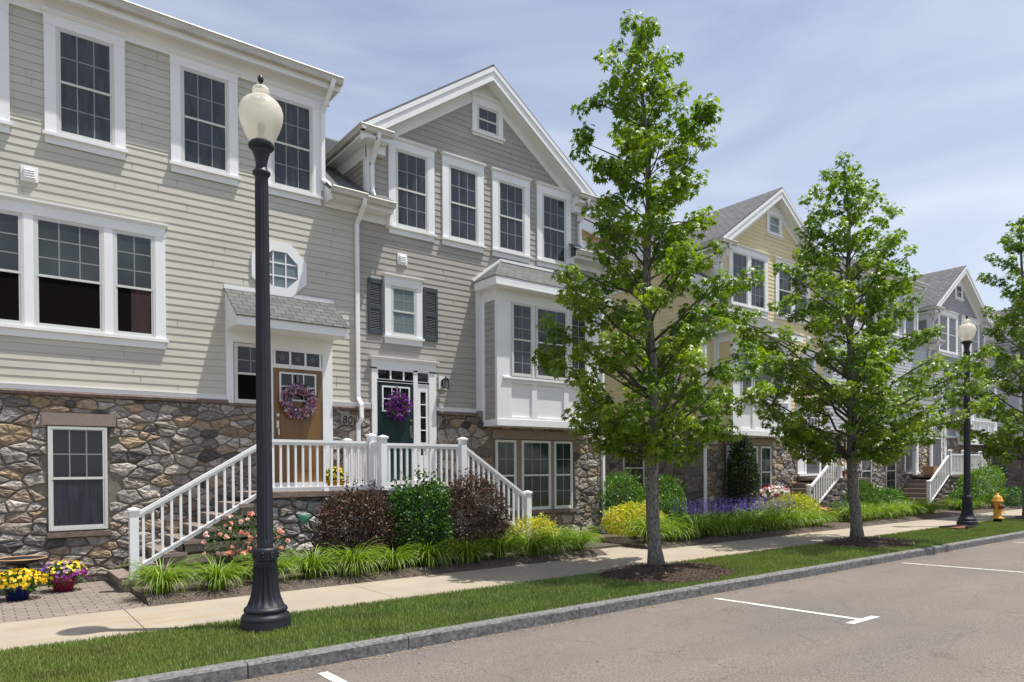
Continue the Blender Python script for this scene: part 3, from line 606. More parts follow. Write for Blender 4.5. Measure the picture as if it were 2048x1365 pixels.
    xx = X(outer-.0)+s*.03; dp = MB(); spout(dp, [(xx, EY-.05, 6.83), (xx, EY-.02, 6.75), (xx, W-.06, 6.45), (xx, W-.06, .12)]); dp.build('lower_downspout', 'white', h)
    return h

def midhouse(cx, x0, x1, sid, label, left=True, full=True, doorx=None, seed=5):
    """flat-fronted middle house; cx = centre of the four upper windows"""
    h = thing('townhouse', (cx, W, 0), label, 'townhouse', 'townhouses along the street'); T = Tfront(W)
    tl, tr = cx-2.97, cx+2.97      # third floor extents
    if not left: tl = x0
    c = MB(); c.box(x0, x1, W+.008, 24, 2.62, 6.9); c.box(x0, x1, W+.02, 24, 0, 2.62); c.box(tl, tr, W+.005, RY, 6.9, 8.8); c.build('core', [sid], h)
    q = MB(T); siding(q, 3.03, 6.99, lambda z: x0, lambda z: x1); siding(q, 6.99, 8.66, lambda z: tl, lambda z: tr); q.build('front_siding', [sid, 'joint'], h)
    TT = Tright(tr); q = MB(TT); siding(q, 6.9, 8.7, lambda z: W+.1, lambda z: 17, joints=False); q.box(W, W+.1, .002, .03, 6.9, 8.7, 1); q.build('cheek_siding', [sid, 'white'], h)
    t = MB(); t.box(tl-.12, tr+.12, W-.045, W-.002, 8.60, 8.73); t.prism([(W-.045, 8.70), (W-.002, 8.70), (W-.002, 8.84), (W-.12, 8.84)], tl-.12, tr+.12, 'u'); t.box(tl-.25, tr+.25, W-.26, W-.002, 8.84, 8.87)
    t.box(tl-.25, tr+.25, W-.28, W-.255, 8.80, 8.99); t.box(tr, tr+.25, W, RY, 8.84, 8.87); t.box(tr-.11, tr-.001, W-.03, W-.002, 6.98, 8.60)
    t.build('cornice', 'white', h)
    g_ = MB(); gutter(g_, (tl-.25, W-.40, 9.03), (tr+.26, W-.40, 9.03), w=.12, h=.13); g_.build('gutter', 'gutter', h)
    r = MB(); roofslab(r, [(tl-.25, W-.36, 9.03), (tr+.27, W-.36, 9.03), (tr+.27, RY, RZ+.01), (tl-.25, RY, RZ+.01)], .05)
    for A, B_ in ((tr, x1), (x0, tl)):
        if B_-A > .05: roofslab(r, [(A, EY, EZ), (B_, EY, EZ), (B_, RY, RZ), (A, RY, RZ)], .06)
    roofslab(r, [(x0, RY, RZ+.002), (x1, RY, RZ+.002), (x1, 25, 6.9), (x0, 25, 6.9)], .06); r.build('roof', ['shingle', 'white'], h)
    t = MB(); g_ = MB()
    for A, B_ in ((tr+.02, x1+.05), (x0-.05, tl-.02)):
        if B_-A > .1:
            t.box(A, B_, EY+.03, W-.002, 6.84, 6.88); t.box(A, B_, W-.04, W-.002, 6.70, 6.84); t.box(A, B_, EY+.02, EY+.045, 6.88, 6.95); gutter(g_, (A, EY-.09, 6.98), (B_, EY-.09, 6.98))
            t.prism([(EY+.02, 6.75), (W, 6.75), (W, 7.25), (EY+.02, 6.99)], A-.01, A+.03, 'u')
    t.build('lower_eave', 'white', h); g_.build('lower_gutter', 'gutter', h)
    dp = MB(); spout(dp, [(tr+.07, W-.36, 8.93), (tr+.05, W-.34, 8.82), (tr-.03, W-.07, 8.42), (tr-.03, W-.07, 7.18), (tr+.12, W-.14, 7.04)]); dp.build('downspout', 'white', h)
    dp = MB(); xx = x1-.03; spout(dp, [(xx+.02, EY-.05, 6.86), (xx+.02, EY-.03, 6.78), (xx, W-.06, 6.48), (xx, W-.06, 3.12), (xx+.03, W-.13, 2.98), (xx+.03, W-.14, 2.72), (xx-.02, W-.1, 2.60), (xx-.02, W-.1, 1.45)]); dp.build('lower_downspout', 'white', h)
    for d in (-2.38, -.875, .87, 2.375): window(h, T, cx+d-.335, cx+d+.335, 6.90, 8.42, cols=3, rows=(2, 2))
    # triple window
    u = cx-2.28
    window(h, T, 0, 0, 3.94, 5.50, rows=(3, 0), matU='blindg', matL='open', mull=[(u+.01, u+.53, 2), (u+.76, u+1.57, 3), (u+1.80, u+2.30, 2)], split=.53)
    
    for a_, b_ in ((2.0, 2.28), (.02, .2)): c = MB(T); c.box(u+a_, u+b_, .0206, .0216, 3.96, 4.66); c.build('curtain', 'redcurt', h)
    vent(h, T, cx-1.61, 6.16)
    # canopy over the entry
    a, b, yo = cx+1.17, cx+3.13, W-.70
    c = MB(); c.prism([(yo, 4.15), (yo, 4.28), (W-.002, 4.86), (W-.002, 4.17)], a, a+.03, 'u'); c.prism([(yo, 4.15), (yo, 4.28), (W-.002, 4.86), (W-.002, 4.17)], b-.03, b, 'u')
    c.box(a+.03, b-.03, yo, yo+.03, 4.15, 4.30); c.box(a+.03, b-.03, yo+.03, W-.002, 4.17, 4.19); c.box(a-.02, b+.02, W-.035, W-.002, 4.86, 4.95); can = c.build('entry_canopy', 'white', h)
    r = MB(); roofslab(r, [(a-.02, yo-.04, 4.31), (b+.02, yo-.04, 4.31), (b+.02, W-.03, 4.885), (a-.02, W-.03, 4.885)], .022); r.build('canopy_roof', ['shingle', 'white'], can)
    # panelled entry surround
    e0, e1 = cx+1.17, cx+3.10; f = MB(T); f.box(e0, e0+.12, 0, .05, 2.90, 4.17); f.box(e0+.12, e1-.17, 0, .042, 3.97, 4.17); f.box(e1-.19, e1, 0, .05, 1.5, 4.17); f.box(cx+1.88, cx+1.98, 0, .045, 1.5, 3.97)
    f.box(cx+1.98, e1-.19, 0, .04, 3.58, 3.64); f.box(cx+1.98, e1-.19, 0, .04, 3.90, 3.97); f.box(cx+1.95, e1, 0, .12, 1.42, 1.50); f.build('entry_surround', 'white', h)
    window(h, T, cx+1.36, cx+1.82, 2.96, 3.90, cols=2, rows=(2, 0), cas=.0, head=False, sill=False, matU='glass', matL='open')
    tr_ = transom(h, T, cx+2.01, cx+2.87, 3.65, 3.89, 3)
    door(h, T, cx+1.99, cx+2.89, 1.50, 3.58, 'orange' if full else 'greydoor', sgn=1)
    if full:
        for k in range(3):
            x = cx+2.01+.86*(k+.5)/3; st = MB(T)
            for j in range(5): t_ = math.pi/2+j*2*math.pi/5; dx, dz = math.cos(t_), math.sin(t_); st.face([(x-.012*dz, .034, 3.77+.012*dx), (x+.085*dx, .034, 3.77+.085*dz), (x+.012*dz, .034, 3.77-.012*dx)])
            st.build('starfish_etching', 'blindlt', tr_, recalc=False)
        # octagonal window
        ox, oz = cx+2.12, 5.36; f = MB(T); ro, ri = .54, .36
        pt = lambda r_, k: (ox+r_*math.cos(math.pi/8+k*math.pi/4), oz+r_*.96*math.sin(math.pi/8+k*math.pi/4))
        for k in range(8):
            A, B_, C_, D_ = pt(ro, k), pt(ro, k+1), pt(ri, k+1), pt(ri, k); i = [f.p(p[0], v, p[1]) for v in (.002, .045) for p in (A, B_, C_, D_)]
            for q in ((0, 1, 5, 4), (1, 2, 6, 5), (2, 3, 7, 6), (3, 0, 4, 7), (4, 5, 6, 7)): f.f.append([i[j] for j in q]); f.m.append(0)
        for d in (-.115, .115): f.box(ox+d-.012, ox+d+.012, .012, .032, oz-.31, oz+.31); f.box(ox-.32, ox+.32, .012, .030, oz+d-.012, oz+d+.012)
        o = f.build('octagon_window', 'white', h); g1 = MB(T); g1.face([(pt(ri+.01, k)[0], .019, pt(ri+.01, k)[1]) for k in range(8)]); g1.build('pane', 'blindlt', o, recalc=False)
        # ground floor window in the stone
        TS = Tfront(W-.02); wn = window(h, TS, cx-1.37, cx-.70, .88, 2.36, cols=3, rows=(2, 0), cas=.0, head=False, sill=False, matU='glass', matL='curtain')
        c = MB(TS); c.box(cx-1.50, cx-.52, 0, .045, 2.43, 2.62, 0); c.build('lintel', 'lintel', h); c = MB(TS); c.box(cx-1.45, cx-.60, 0, .07, .72, .80, 0); c.build('stone_sill', 'capstone', h)
        hl = [(cx-1.43, cx-.62, .72, 2.62), (cx+1.33, cx+1.9, 2.85, 4), (cx+1.93, e1, 1.38, 4)]
        stones(h, T, x0, x1, 0, 2.88, hl, seed=seed, sx=.27, sz=.15, depth=.045)
    else:
        hl = []
        TS = Tfront(W-.02)
        for gx in (cx-1.6, cx+.35):
            window(h, TS, gx, gx+.7, .82, 2.3, cols=2, cas=.0, head=False, sill=False, matU='blinddk', matL='blinddk'); hl.append((gx-.07, gx+.77, .75, 2.37))
        stones(h, T, x0, x1, 0, 2.88, hl+[(cx+1.93, e1, 1.38, 4)], seed=seed)
    capband(h, T, x0, cx+1.19); capband(h, T, e1, x1)
    if 1: c = MB(T); c.prism([(0, 2.90), (.05, 2.90), (.06, 2.86), (0, 2.83)], cx+1.19, cx+1.93, 'u'); c.build('window_ledge', 'capstone', h)
    return h

LB = 'beige clapboard townhouse with an octagonal window and a tan door under a small canopy'
h80 = midhouse(2.28, -3.4, 5.93, 'sid_beige', LB, left=False, seed=5)
h82 = wing('h82', 9.0, 1, 'sid_greige', 'greige gabled townhouse with dark shutters, a dark green door and a white bay window', seed=9)
h84 = wing('h84', 20.15, -1, 'sid_yellow', 'yellow clapboard gabled townhouse with white trim behind the tall street trees', pairs=True, doormat='greydoor', shutters=False, sidewall=True, seed=13)
h86 = midhouse(27.35, 23.18, 31.47, 'sid_pale', 'pale grey flat-fronted townhouse between the yellow gable and the darker grey gable', full=False, seed=17)
h88 = wing('h88', 34.5, 1, 'sid_grey', 'darker grey gabled townhouse behind the far street lamp', pairs=True, doormat='greydoor', shutters=False, seed=21)
h90 = wing('h90', 46.0, -1, 'sid_pale', 'pale grey townhouse partly hidden by leaves at the far end of the row', pairs=True, doormat='greydoor', shutters=False, sidewall=True, seed=23)

# ------------------------------------------------------------------ porches and railings
def post(T, mb, x, y, z0, z1, w=.115):
    mb.box(x-w/2, x+w/2, y-w/2, y+w/2, z0, z1-.05); mb.box(x-w/2-.012, x+w/2+.012, y-w/2-.012, y+w/2+.012, z0, z0+.05)
    c = w/2+.018; mb.box(x-c, x+c, y-c, y+c, z1-.05, z1-.02)
    b = [(x-c, y-c), (x+c, y-c), (x+c, y+c), (x-c, y+c)]
    for k in range(4): mb.face([(*b[k], z1-.02), (*b[(k+1) % 4], z1-.02), (x, y, z1+.012)])
def railrun(t, p0, p1, n, inset=.06):
    """p = (x,y,z of rail top) ; bottom rail .80 below"""
    P, Q = Vector(p0), Vector(p1); d = Vector((Q.x-P.x, Q.y-P.y, 0)); ln = d.length; e_ = (Q-P)*(inset/ln); A, B_ = P+e_, Q-e_
    m_ = MB(); z = Vector((0, 0, 1)); m_.beam(A-z*.022, B_-z*.022, .07, .044); m_.beam(A-z*.065, B_-z*.065, .035, .045); m_.build('handrail', 'white', t)
    m_ = MB(); m_.beam(A-z*.80, B_-z*.80, .045, .06); m_.beam(A-z*.775, B_-z*.775, .065, .02); m_.build('bottom_rail', 'white', t)
    for k in range(n):
        c = A+(B_-A)*((k+.5)/n); m_ = MB(); s_ = .017; m_.box(c.x-s_, c.x+s_, c.y-s_, c.y+s_, c.z-.78, c.z-.08); m_.build('baluster', 'white', t)
def posts(t, L_):
    for q in L_: m_ = MB(); post(None, m_, *q); m_.build('post', 'white', t)
def steps(t, x0, dirn, y0, y1, n=7, run=.27, rise=.171):
    for k in range(n):
        a = x0+dirn*run*k; b = x0+dirn*run*n; A, B_ = min(a, b), max(a, b)
        mb = MB(); mb.box(A, B_, y0+.03+k*.0005, y1, rise*k, rise*(k+1)-.05, 0)
        nb = a-dirn*.03; c = a+dirn*(run+.02); mb.box(min(nb, c), max(nb, c), y0, y1, rise*(k+1)-.055, rise*(k+1)+.0004*k, 1); mb.build('step', ['lintel', 'tread'], t)
def porch(xl, xr, label, sl=True, sr=True, y1=11.22, y2=10.98, xm=None, gname='entry steps and landings'):
    t = thing('porch', (xl, W, 0), label, 'porch', gname); ZL = 1.37
    if sl: steps(t, xl-.27*7, 1, y1, W-.05)
    if sr: steps(t, xr+.27*7, -1, y2 if xm else y1, W-.05)
    if sl or 1:
        xe = xm or xr
        stones(t, Tfront(y1+.06), xl, xe, 0, ZL-.09, seed=int(xl*7)+2, pal=PALG, sx=.26, sz=.15, depth=.075, name='landing_wall', back=.3)
        if sl: stones(t, Tfront(y1+.10), xl-.27*4, xl, 0, .62, seed=int(xl*7)+3, pal=PAL, sx=.26, sz=.15, depth=.05, name='landing_wall', back=.1)
    if xm: stones(t, Tfront(y2+.06), xm, xr, 0, ZL-.09, seed=int(xl*7)+4, pal=PALG, sx=.26, sz=.15, depth=.06, name='landing_wall', back=.3)
    m_ = MB(); m_.box(xl-.03, (xm or xr)+.0, y1-.03, W-.05, ZL-.09, ZL, 0)
    if xm: m_.box(xm+.001, xr+.03, y2-.03, W-.05, ZL-.09, ZL-.001, 0)
    m_.build('landing', ['tread', 'capstone'], t); e = MB(); e.box(xl-.035, (xm or xr), y1-.05, y1-.031, ZL-.085, ZL-.004)
    if xm: e.box(xm-.02, xr+.035, y2-.05, y2-.031, ZL-.085, ZL-.005)
    e.build('landing_edge', 'capstone', t)
    return t
p1 = porch(3.54, 7.25, 'stone landing with steps down both sides between the tan and dark green doors', xm=5.52)
rl = thing('porch_railing', (3.6, 11.3, 1.37), 'white railing round the landing in front of the tan and dark green doors', 'railing', 'white porch railings')
posts(rl, [(1.78, 11.28, .17, 1.20), (3.66, 11.28, 1.37, 2.35), (5.50, 11.28, 1.37, 2.35), (5.56, 10.95, 1.37, 2.31), (7.20, 10.95, 1.37, 2.31), (8.74, 10.95, .26, 1.28), (5.62, 12.55, 1.37, 2.32)])
railrun(rl, (1.78, 11.28, 1.10), (3.66, 11.28, 2.21), 14); railrun(rl, (3.66, 11.28, 2.22), (5.50, 11.28, 2.22), 14); railrun(rl, (5.50, 11.28, 2.20), (5.56, 10.95, 2.20), 4, .05)
railrun(rl, (5.56, 10.95, 2.18), (7.20, 10.95, 2.18), 13); railrun(rl, (7.20, 10.95, 2.18), (8.74, 10.95, 1.17), 12); railrun(rl, (5.52, 11.35, 2.20), (5.62, 12.55, 2.20), 9)
for q in ((4.62, 4.70, 11.24, 11.32, 1.37, 1.42), (6.4, 6.48, 10.91, 10.99, 1.37, 1.40)): m_ = MB(); m_.box(*q); m_.build('support_block', 'white', rl)
# two porches further on
p2 = porch(21.55, 23.3, 'stone steps and landing in front of the yellow townhouse', sr=False)
r2_ = thing('porch_railing', (21.5, 11.3, 1.37), 'white stair railing with a metal star in front of the yellow townhouse', 'railing', 'white porch railings')
posts(r2_, [(19.78, 11.28, .17, 1.20), (21.55, 11.28, 1.37, 2.35)]); railrun(r2_, (19.78, 11.28, 1.10), (21.55, 11.28, 2.21), 12)
p3 = porch(29.85, 32.9, 'stone landing and steps behind the fire hydrant and far street lamp')
r3_ = thing('porch_railing', (29.9, 11.3, 1.37), 'white railing round the far landing behind the second street lamp', 'railing', 'white porch railings')
posts(r3_, [(28.0, 11.28, .17, 1.20), (29.85, 11.28, 1.37, 2.35), (31.2, 11.28, 1.37, 2.35), (32.9, 11.28, 1.37, 2.32), (34.7, 11.28, .26, 1.28), (29.75, 12.5, 1.37, 2.3)])
railrun(r3_, (28.0, 11.28, 1.10), (29.85, 11.28, 2.21), 12); railrun(r3_, (29.85, 11.28, 2.2), (31.2, 11.28, 2.2), 9); railrun(r3_, (31.2, 11.28, 2.2), (32.9, 11.28, 2.2), 11); railrun(r3_, (32.9, 11.28, 2.18), (34.7, 11.28, 1.17), 11)

# ------------------------------------------------------------------ ground, road, kerb, walk
m_ = MB(); m_.face([(-600, -600, -.45), (900, -600, -.45), (900, 900, -.45), (-600, 900, -.45)]); m_.build('ground', 'groundm', kind='structure', recalc=False)
RZ0 = -.14
def roadz(y): return RZ0+.02*(6.39-y) if y > 0 else RZ0+.02*6.39+.02*y
m_ = MB(); ys = [6.41, 4, 2, 0, -2, -4, -7]
for a, b in zip(ys, ys[1:]): m_.face([(-60, b, roadz(b)), (150, b, roadz(b)), (150, a, roadz(a)), (-60, a, roadz(a))])
m_.build('road', 'asphalt', kind='structure', recalc=False)
m_ = MB()
def mark(x0, x1, y0, y1): 
    n = 6
    for k in range(n): a, b = y0+(y1-y0)*k/n, y0+(y1-y0)*(k+1)/n; m_.face([(x0, a, roadz(a)+.004), (x1, a, roadz(a)+.004), (x1, b, roadz(b)+.004), (x0, b, roadz(b)+.004)])
for x in (2.49, 8.28, 14.08, 19.9, 25.7):
    mark(x-.05, x+.05, 4.11, 6.14); mark(x-.32, x+.32, 4.01, 4.11)
m_.build('road_markings', 'paint', kind='structure', recalc=False)
m_ = MB(); x = -12.0
while x < 70:
    l_ = R.uniform(1.6, 2.6); dy = R.uniform(-.006, .006); dz = R.uniform(-.004, .004); n = 12; xs = [x+.005+(l_-.01)*k/n for k in range(n+1)]
    prof = [(6.385, -.3), (6.378, -.02), (6.392, 0), (6.51, .004), (6.52, -.3)]; rings = []
    for xx in xs: rings.append([m_.p(xx, y+dy+(R.uniform(-.006, .006) if j < 2 else 0), z+(dz if j in (1, 2, 3) else 0)+(R.uniform(-.003, .003) if j == 2 else 0)) for j, (y, z) in enumerate(prof)])
    for a_, b_ in zip(rings, rings[1:]):
        for j in range(4): m_.f.append([a_[j], b_[j], b_[j+1], a_[j+1]]); m_.m.append(0)
    m_.f.append(rings[0]); m_.f.append(rings[-1][::-1]); m_.m += [0, 0]; x += l_
m_.build('kerb', 'granite', kind='structure', recalc=False)
m_ = MB(); m_.box(-40, 70, 6.52, 8.30, -.3, -.012); m_.build('verge', 'turf', kind='structure')
m_ = MB(); x = 1.44-3.01*10
while x < 70: m_.box(x+.005, x+3.005, 8.28, 9.87, -.3, .0); x += 3.01
# flare where the side path leaves the walk
m_.prism([(9.6, 9.872), (13.3, 9.872), (12.6, 10.4), (12.5, 12.2), (13.1, 16), (14.6, 16), (14.2, 12.2), (14.0, 10.6), (14.1, 9.872)][:1]+[(9.6, 10.1), (9.9, 10.77), (11.3, 10.77), (11.6, 10.1), (11.9, 9.872)], -.3, .0, 'z')
m_.build('sidewalk', 'concrete', kind='structure')
m_ = MB(); m_.box(-12, 1.72, 9.874, W, -.3, .0); m_.build('paver_path', 'paver', kind='structure')
V = []; F = []; cols_ = []
gx, gy = 130, 16
def bedz(x, y): return -.02+.10*min(1, max(0, (y-9.87)/.25))+.02*math.sin(x*3.1)*math.cos(y*4)
m_ = MB()
def bed(xa, xb):
    n = int((xb-xa)/.4)+1; Y0 = lambda j: 9.875+(0 if j < 0 else .27*j/2 if j < 3 else .27+(W+2-10.145)*(j-2)/10)
    i = [[m_.p(xa+(xb-xa)*k/n, Y0(j), bedz(xa+(xb-xa)*k/n, Y0(j)) if j >= 0 else -.3) for j in range(-1, 13)] for k in range(n+1)]
    for k in range(n):
        for j in range(13): m_.f.append([i[k][j], i[k+1][j], i[k+1][j+1], i[k][j+1]]); m_.m.append(0)
    for c in (i[0], i[-1]):
        q = [m_.p(m_.v[a][0], m_.v[a][1], -.3) for a in c]
        for j in range(13): m_.f.append([c[j], c[j+1], q[j+1], q[j]]); m_.m.append(0)
bed(1.73, 9.95); bed(11.25, 60)
m_.box(9.9, 11.3, 10.76, 16, -.3, .05); m_.build('planting_bed', 'soil', kind='structure', recalc=False)
m_ = MB(); m_.face([(12.4, 14.5, .02), (17, 14.5, .02), (17, 40, .02), (12.4, 40, .02)]); m_.face([(38, 14.5, .02), (42.6, 14.5, .02), (42.6, 40, .02), (38, 40, .02)]); m_.build('yard', 'turf', kind='structure', recalc=False)
TREES = [(9.1, 7.93), (16.03, 8.02), (27.6, 8.1)]
for k, (tx, ty) in enumerate(TREES):
    m_ = MB(); n = 40; rings = []
    for j, (f_, z) in enumerate(((1.0, -.02), (.9, .02), (.6, .06), (.25, .09), (.05, .10))):
        rings.append([m_.p(tx-.12+f_*1.28*math.cos(2*math.pi*i/n)*(1+.06*math.sin(5*2*math.pi*i/n)), min(8.27, max(6.53, ty-.32+f_*1.0*math.sin(2*math.pi*i/n)*(1+.05*math.cos(3*2*math.pi*i/n)))), z+R.uniform(-.006, .006)) for i in range(n)])
    for a_, b_ in zip(rings, rings[1:]):
        for i in range(n): m_.f.append([a_[i], a_[(i+1) % n], b_[(i+1) % n], b_[i]]); m_.m.append(0)
    m_.build('mulch_ring', 'mulch', kind='stuff', label=('bark mulch round the foot of the nearest tree', 'bark mulch round the foot of the middle tree', 'bark mulch round the foot of the far tree')[k], cat='mulch')

# ------------------------------------------------------------------ foliage tools (numpy)
def frames(D, up_=None):
    """orthonormal frames from direction array D"""
    D = D/np.linalg.norm(D, axis=1, keepdims=True); ref = NR.normal(size=D.shape); X_ = np.cross(D, ref); X_ /= np.linalg.norm(X_, axis=1, keepdims=True); return D, X_, np.cross(X_, D)
def leaves(P, D, S, shape, faces, col, var=.25, nrm=None):
    """shape: (k,3) local verts (x across, y along D, z normal)"""
    D, X_, N_ = frames(D)
    if nrm is not None:
        X_ = np.cross(D, nrm); X_ /= np.linalg.norm(X_, axis=1, keepdims=True)+1e-9; N_ = np.cross(X_, D)
    k = len(shape); V = P[:, None, :]+S[:, None, None]*(shape[None, :, 0:1]*X_[:, None, :]+shape[None, :, 1:2]*D[:, None, :]+shape[None, :, 2:3]*N_[:, None, :])
    F = (np.arange(len(P))[:, None, None]*k+np.array(faces)[None]).reshape(-1, len(faces[0]))
    C = np.asarray(col) if np.ndim(col) == 2 else np.tile(np.array(col), (len(P), 1)); C = C*(1+var*NR.uniform(-1, 1, (len(P), 1)))
    return V.reshape(-1, 3), F, np.repeat(C, k, axis=0)
def star_leaf():
    pts = [(0, 0, 0)]; n = 5; tip = [1.0, .92, .62, .62, .92]
    for i in range(5):
        a = i*2*math.pi/5.0*.86; l = tip[i]
    out = []; angs = [0, 55, 112, -112, -55]; order = sorted(range(5), key=lambda i: angs[i])
    ring = []
    for idx, i in enumerate(order):
        a = math.radians(angs[i]); l = tip[i]; ring.append((math.sin(a)*l, .35+math.cos(a)*l*.85, -.30*l))
        if idx < 4: b = math.radians((angs[i]+angs[order[idx+1]])/2); ring.append((math.sin(b)*.36, .35+math.cos(b)*.34, -.02))
    ring.append((0, .02, 0)); V_ = [(0, .35, .04)]+ring; k = len(ring)
    F_ = [(0, 1+i, 1+(i+1) % k) for i in range(k)]; return np.array(V_), F_
STAR, STARF = star_leaf()
OVAL = np.array([(0, 0, 0), (.30, .35, .05), (.26, .72, .02), (0, 1, -.10), (-.26, .72, .02), (-.30, .35, .05)]); OVALF = [(0, 1, 2, 3), (0, 3, 4, 5)]
def merge(L_):
    V, F, C = [], [], []; o = 0
    for v, f, c in L_: V.append(v); F.append(f+o); C.append(c); o += len(v)
    return np.vstack(V), np.vstack(F), np.vstack(C)

VR = np.array([math.sin(YAW), -math.cos(YAW), 0])     # direction the street view calls sideways, used only to describe the crown outline
VF = np.array([math.cos(YAW), math.sin(YAW), 0])
def tree(base, prof, top_shift, label, seed, nbr, lsize=.125, lean=(0, 0), r0=.125, extra=(), dens=1.0):
    rs = np.random.RandomState(seed); zz = np.array([p[0] for p in prof])[::-1]; LL = np.array([p[1] for p in prof])[::-1]; RR_ = np.array([p[2] for p in prof])[::-1]
    H = zz[-1]; bx_, by_ = base; t = thing('street_tree', (bx_, by_, 0), label, 'tree', 'young street trees in the verge')
    axis = lambda z: np.array([bx_, by_, 0])+VR*top_shift*(z/H)+np.array([0, 0, z])+VR*.04*math.sin(z*1.7+seed)
    tr_ = MB(); ks = 26; zs = [H*.985*(k/ks) for k in range(ks+1)]
    rad = lambda z: r0*(1-z/H)**.85+.012+(.05*math.exp(-z/.12) if z < .6 else 0)
    tr_.tube([axis(z)+np.array([0, 0, -.03 if z == 0 else 0]) for z in zs], [rad(z) for z in zs], n=16); tr_.build('trunk', 'bark', t)
    def ext(z, phi):   # crown radius at height z in azimuth phi measured from VR
        l = np.interp(z, zz, LL, left=0, right=0); r = np.interp(z, zz, RR_, left=0, right=0); c = (math.cos(phi)+1)/2; return (l*(1-c)+r*c)
    br = MB(); clumps = []; gold = 2.39996; zlow = zz[0]
    for i in range(nbr):
        f_ = (i+.5)/nbr; zt = zlow+(H-zlow)*f_**.95; phi = i*gold+rs.uniform(-.4, .4); rr = ext(zt, phi)*(rs.uniform(.72, 1.08) if zt < H*.9 else rs.uniform(.85, 1))
        d = VR*math.cos(phi)+VF*math.sin(phi); zb = max(1.9 if H > 8 else 1.5, zt-rr*rs.uniform(.35, .75)-.15); A = axis(zb); B_ = axis(zt)+d*rr; B_[2] = zt
        sag = rs.uniform(-.06, .12)*rr; pts = []
        for k in range(6):
            u = k/5; p = A+(B_-A)*u; p[2] += sag*math.sin(u*math.pi)+(.02 if k else 0); p = p+rs.normal(size=3)*.025*rr*(0 < k < 5); pts.append(p)
        rb = max(.006, rad(zb)*.31*min(1, rr/1.2)); br.tube(pts, [rb*(1-.8*k/5)+.003 for k in range(6)], n=6)
        # leafy clumps along outer part, with side twigs
        nc = max(1, int(round(rr/.27)))
        for j in range(nc):
            u = 1-j*(.72/max(nc, 1))*1.0; 
            if u*rr < .14 and zt < H*.93: continue
            p = pts[0]+(pts[-1]-pts[0])*u; side = np.cross(d, [0, 0, 1]); off = rs.uniform(-.34, .34)*(1.15-u*.6)*min(rr, 1.5); q = p+side*off+np.array([0, 0, rs.uniform(-.05, .16)])
            if abs(off) > .08: br.tube([p-d*.1*rr, (p+q)/2+np.array([0, 0, .02]), q], [.007, .005, .003], n=5)
            clumps.append((q, rs.uniform(.12, .24)*(1 if zt < H*.85 else .85)))
    for k in range(10): z = H-.02-k*.12; clumps.append((axis(z)+rs.normal(size=3)*.05*(1+k*.25), .10+.010*k))
    for (a, z, d_, r_) in extra:
        q = axis(z)+VR*a+VF*d_; q[2] = z; zb = max(2, z-abs(a)*.6); br.tube([axis(zb), (axis(zb)+q)/2+np.array([0, 0, .05]), q], [.02, .012, .005], n=6)
        for k in range(4): clumps.append((q+rs.normal(size=3)*r_*.5, r_*.75))
    br.build('branches', 'twig', t)
    P = []; D = []; S = []; C = []; Nn = []
    for q, r_ in clumps:
        n = int(dens*max(9, 560*r_**1.75*1.5)); v = rs.normal(size=(n, 3)); v /= np.linalg.norm(v, axis=1, keepdims=True); rad_ = r_*rs.uniform(.35, 1.1, (n, 1))**.7
        pp = q+v*rad_*np.array([1, 1, .85]); out = v*.75+rs.normal(size=(n, 3))*.45; out[:, 2] = out[:, 2]*.35-.55
        nn_ = v*.6+np.array([0, 0, .9])+rs.normal(size=(n, 3))*.45
        P.append(pp); D.append(out); S.append(lsize*rs.uniform(.55, 1.1, n)*.78); Nn.append(nn_)
        tone = rs.uniform(); base_c = np.array([.100, .182, .022])*(1-tone)+np.array([.240, .340, .036])*tone; cc = np.tile(base_c, (n, 1))
        yl = rs.uniform(size=n) < .035; cc[yl] = (.26, .34, .02); C.append(cc)
    P = np.vstack(P); D = np.vstack(D); S = np.concatenate(S); C = np.vstack(C); Nn = np.vstack(Nn)
    v, f, c = leaves(P, D, S, STAR, STARF, C, .22, nrm=Nn)
    fastmesh('crown', v, f, c, 'leaf', parent=t); print(label, 'leaves', len(P)); return t
def prof_px(rows, s, hz): return [(1.71+(hz-y)/s, l/s, r/s) for y, l, r in rows]
T1 = prof_px([(56, 8, 8), (74, 32, 32), (104, 62, 52), (150, 82, 78), (200, 100, 88), (250, 98, 105), (300, 115, 112), (350, 128, 108), (400, 125, 140), (450, 122, 128), (500, 140, 132), (560, 185, 178), (620, 195, 195), (680, 222, 225), (740, 210, 235), (800, 190, 230), (850, 165, 215), (890, 130, 165), (925, 60, 70)], 118.7, 939)
tree(TREES[0], T1, -.19, 'tallest and nearest street tree, narrow at the top, standing in mulch', 3, 90, r0=.108, extra=[(-1.05, 7.25, .1, .22), (-.85, 7.9, 0, .16), (1.0, 7.6, -.1, .28), (-1.55, 3.75, .2, .3)])
T2 = prof_px([(338, 6, 6), (358, 45, 38), (400, 72, 58), (450, 92, 90), (500, 102, 112), (550, 140, 118), (600, 180, 125), (645, 195, 130), (690, 198, 160), (715, 195, 235), (755, 188, 260), (800, 195, 245), (850, 190, 225), (895, 150, 165), (930, 70, 80)], 86.9, 937)
tree(TREES[1], T2, -.20, 'middle street tree of medium height with spreading lower branches', 8, 84, r0=.118, extra=[(2.7, 3.9, 0, .28), (-2.2, 5.0, .2, .3)])
T3 = prof_px([(440, 6, 6), (480, 45, 35), (545, 58, 60), (600, 68, 70), (640, 66, 90), (700, 72, 120), (730, 120, 125), (770, 130, 130), (830, 125, 130), (890, 110, 110), (925, 50, 60)], 60.7, 936)
tree(TREES[2], T3, -.18, 'street tree cut by the right edge of the view beyond the fire hydrant', 15, 58, r0=.12, lsize=.14)

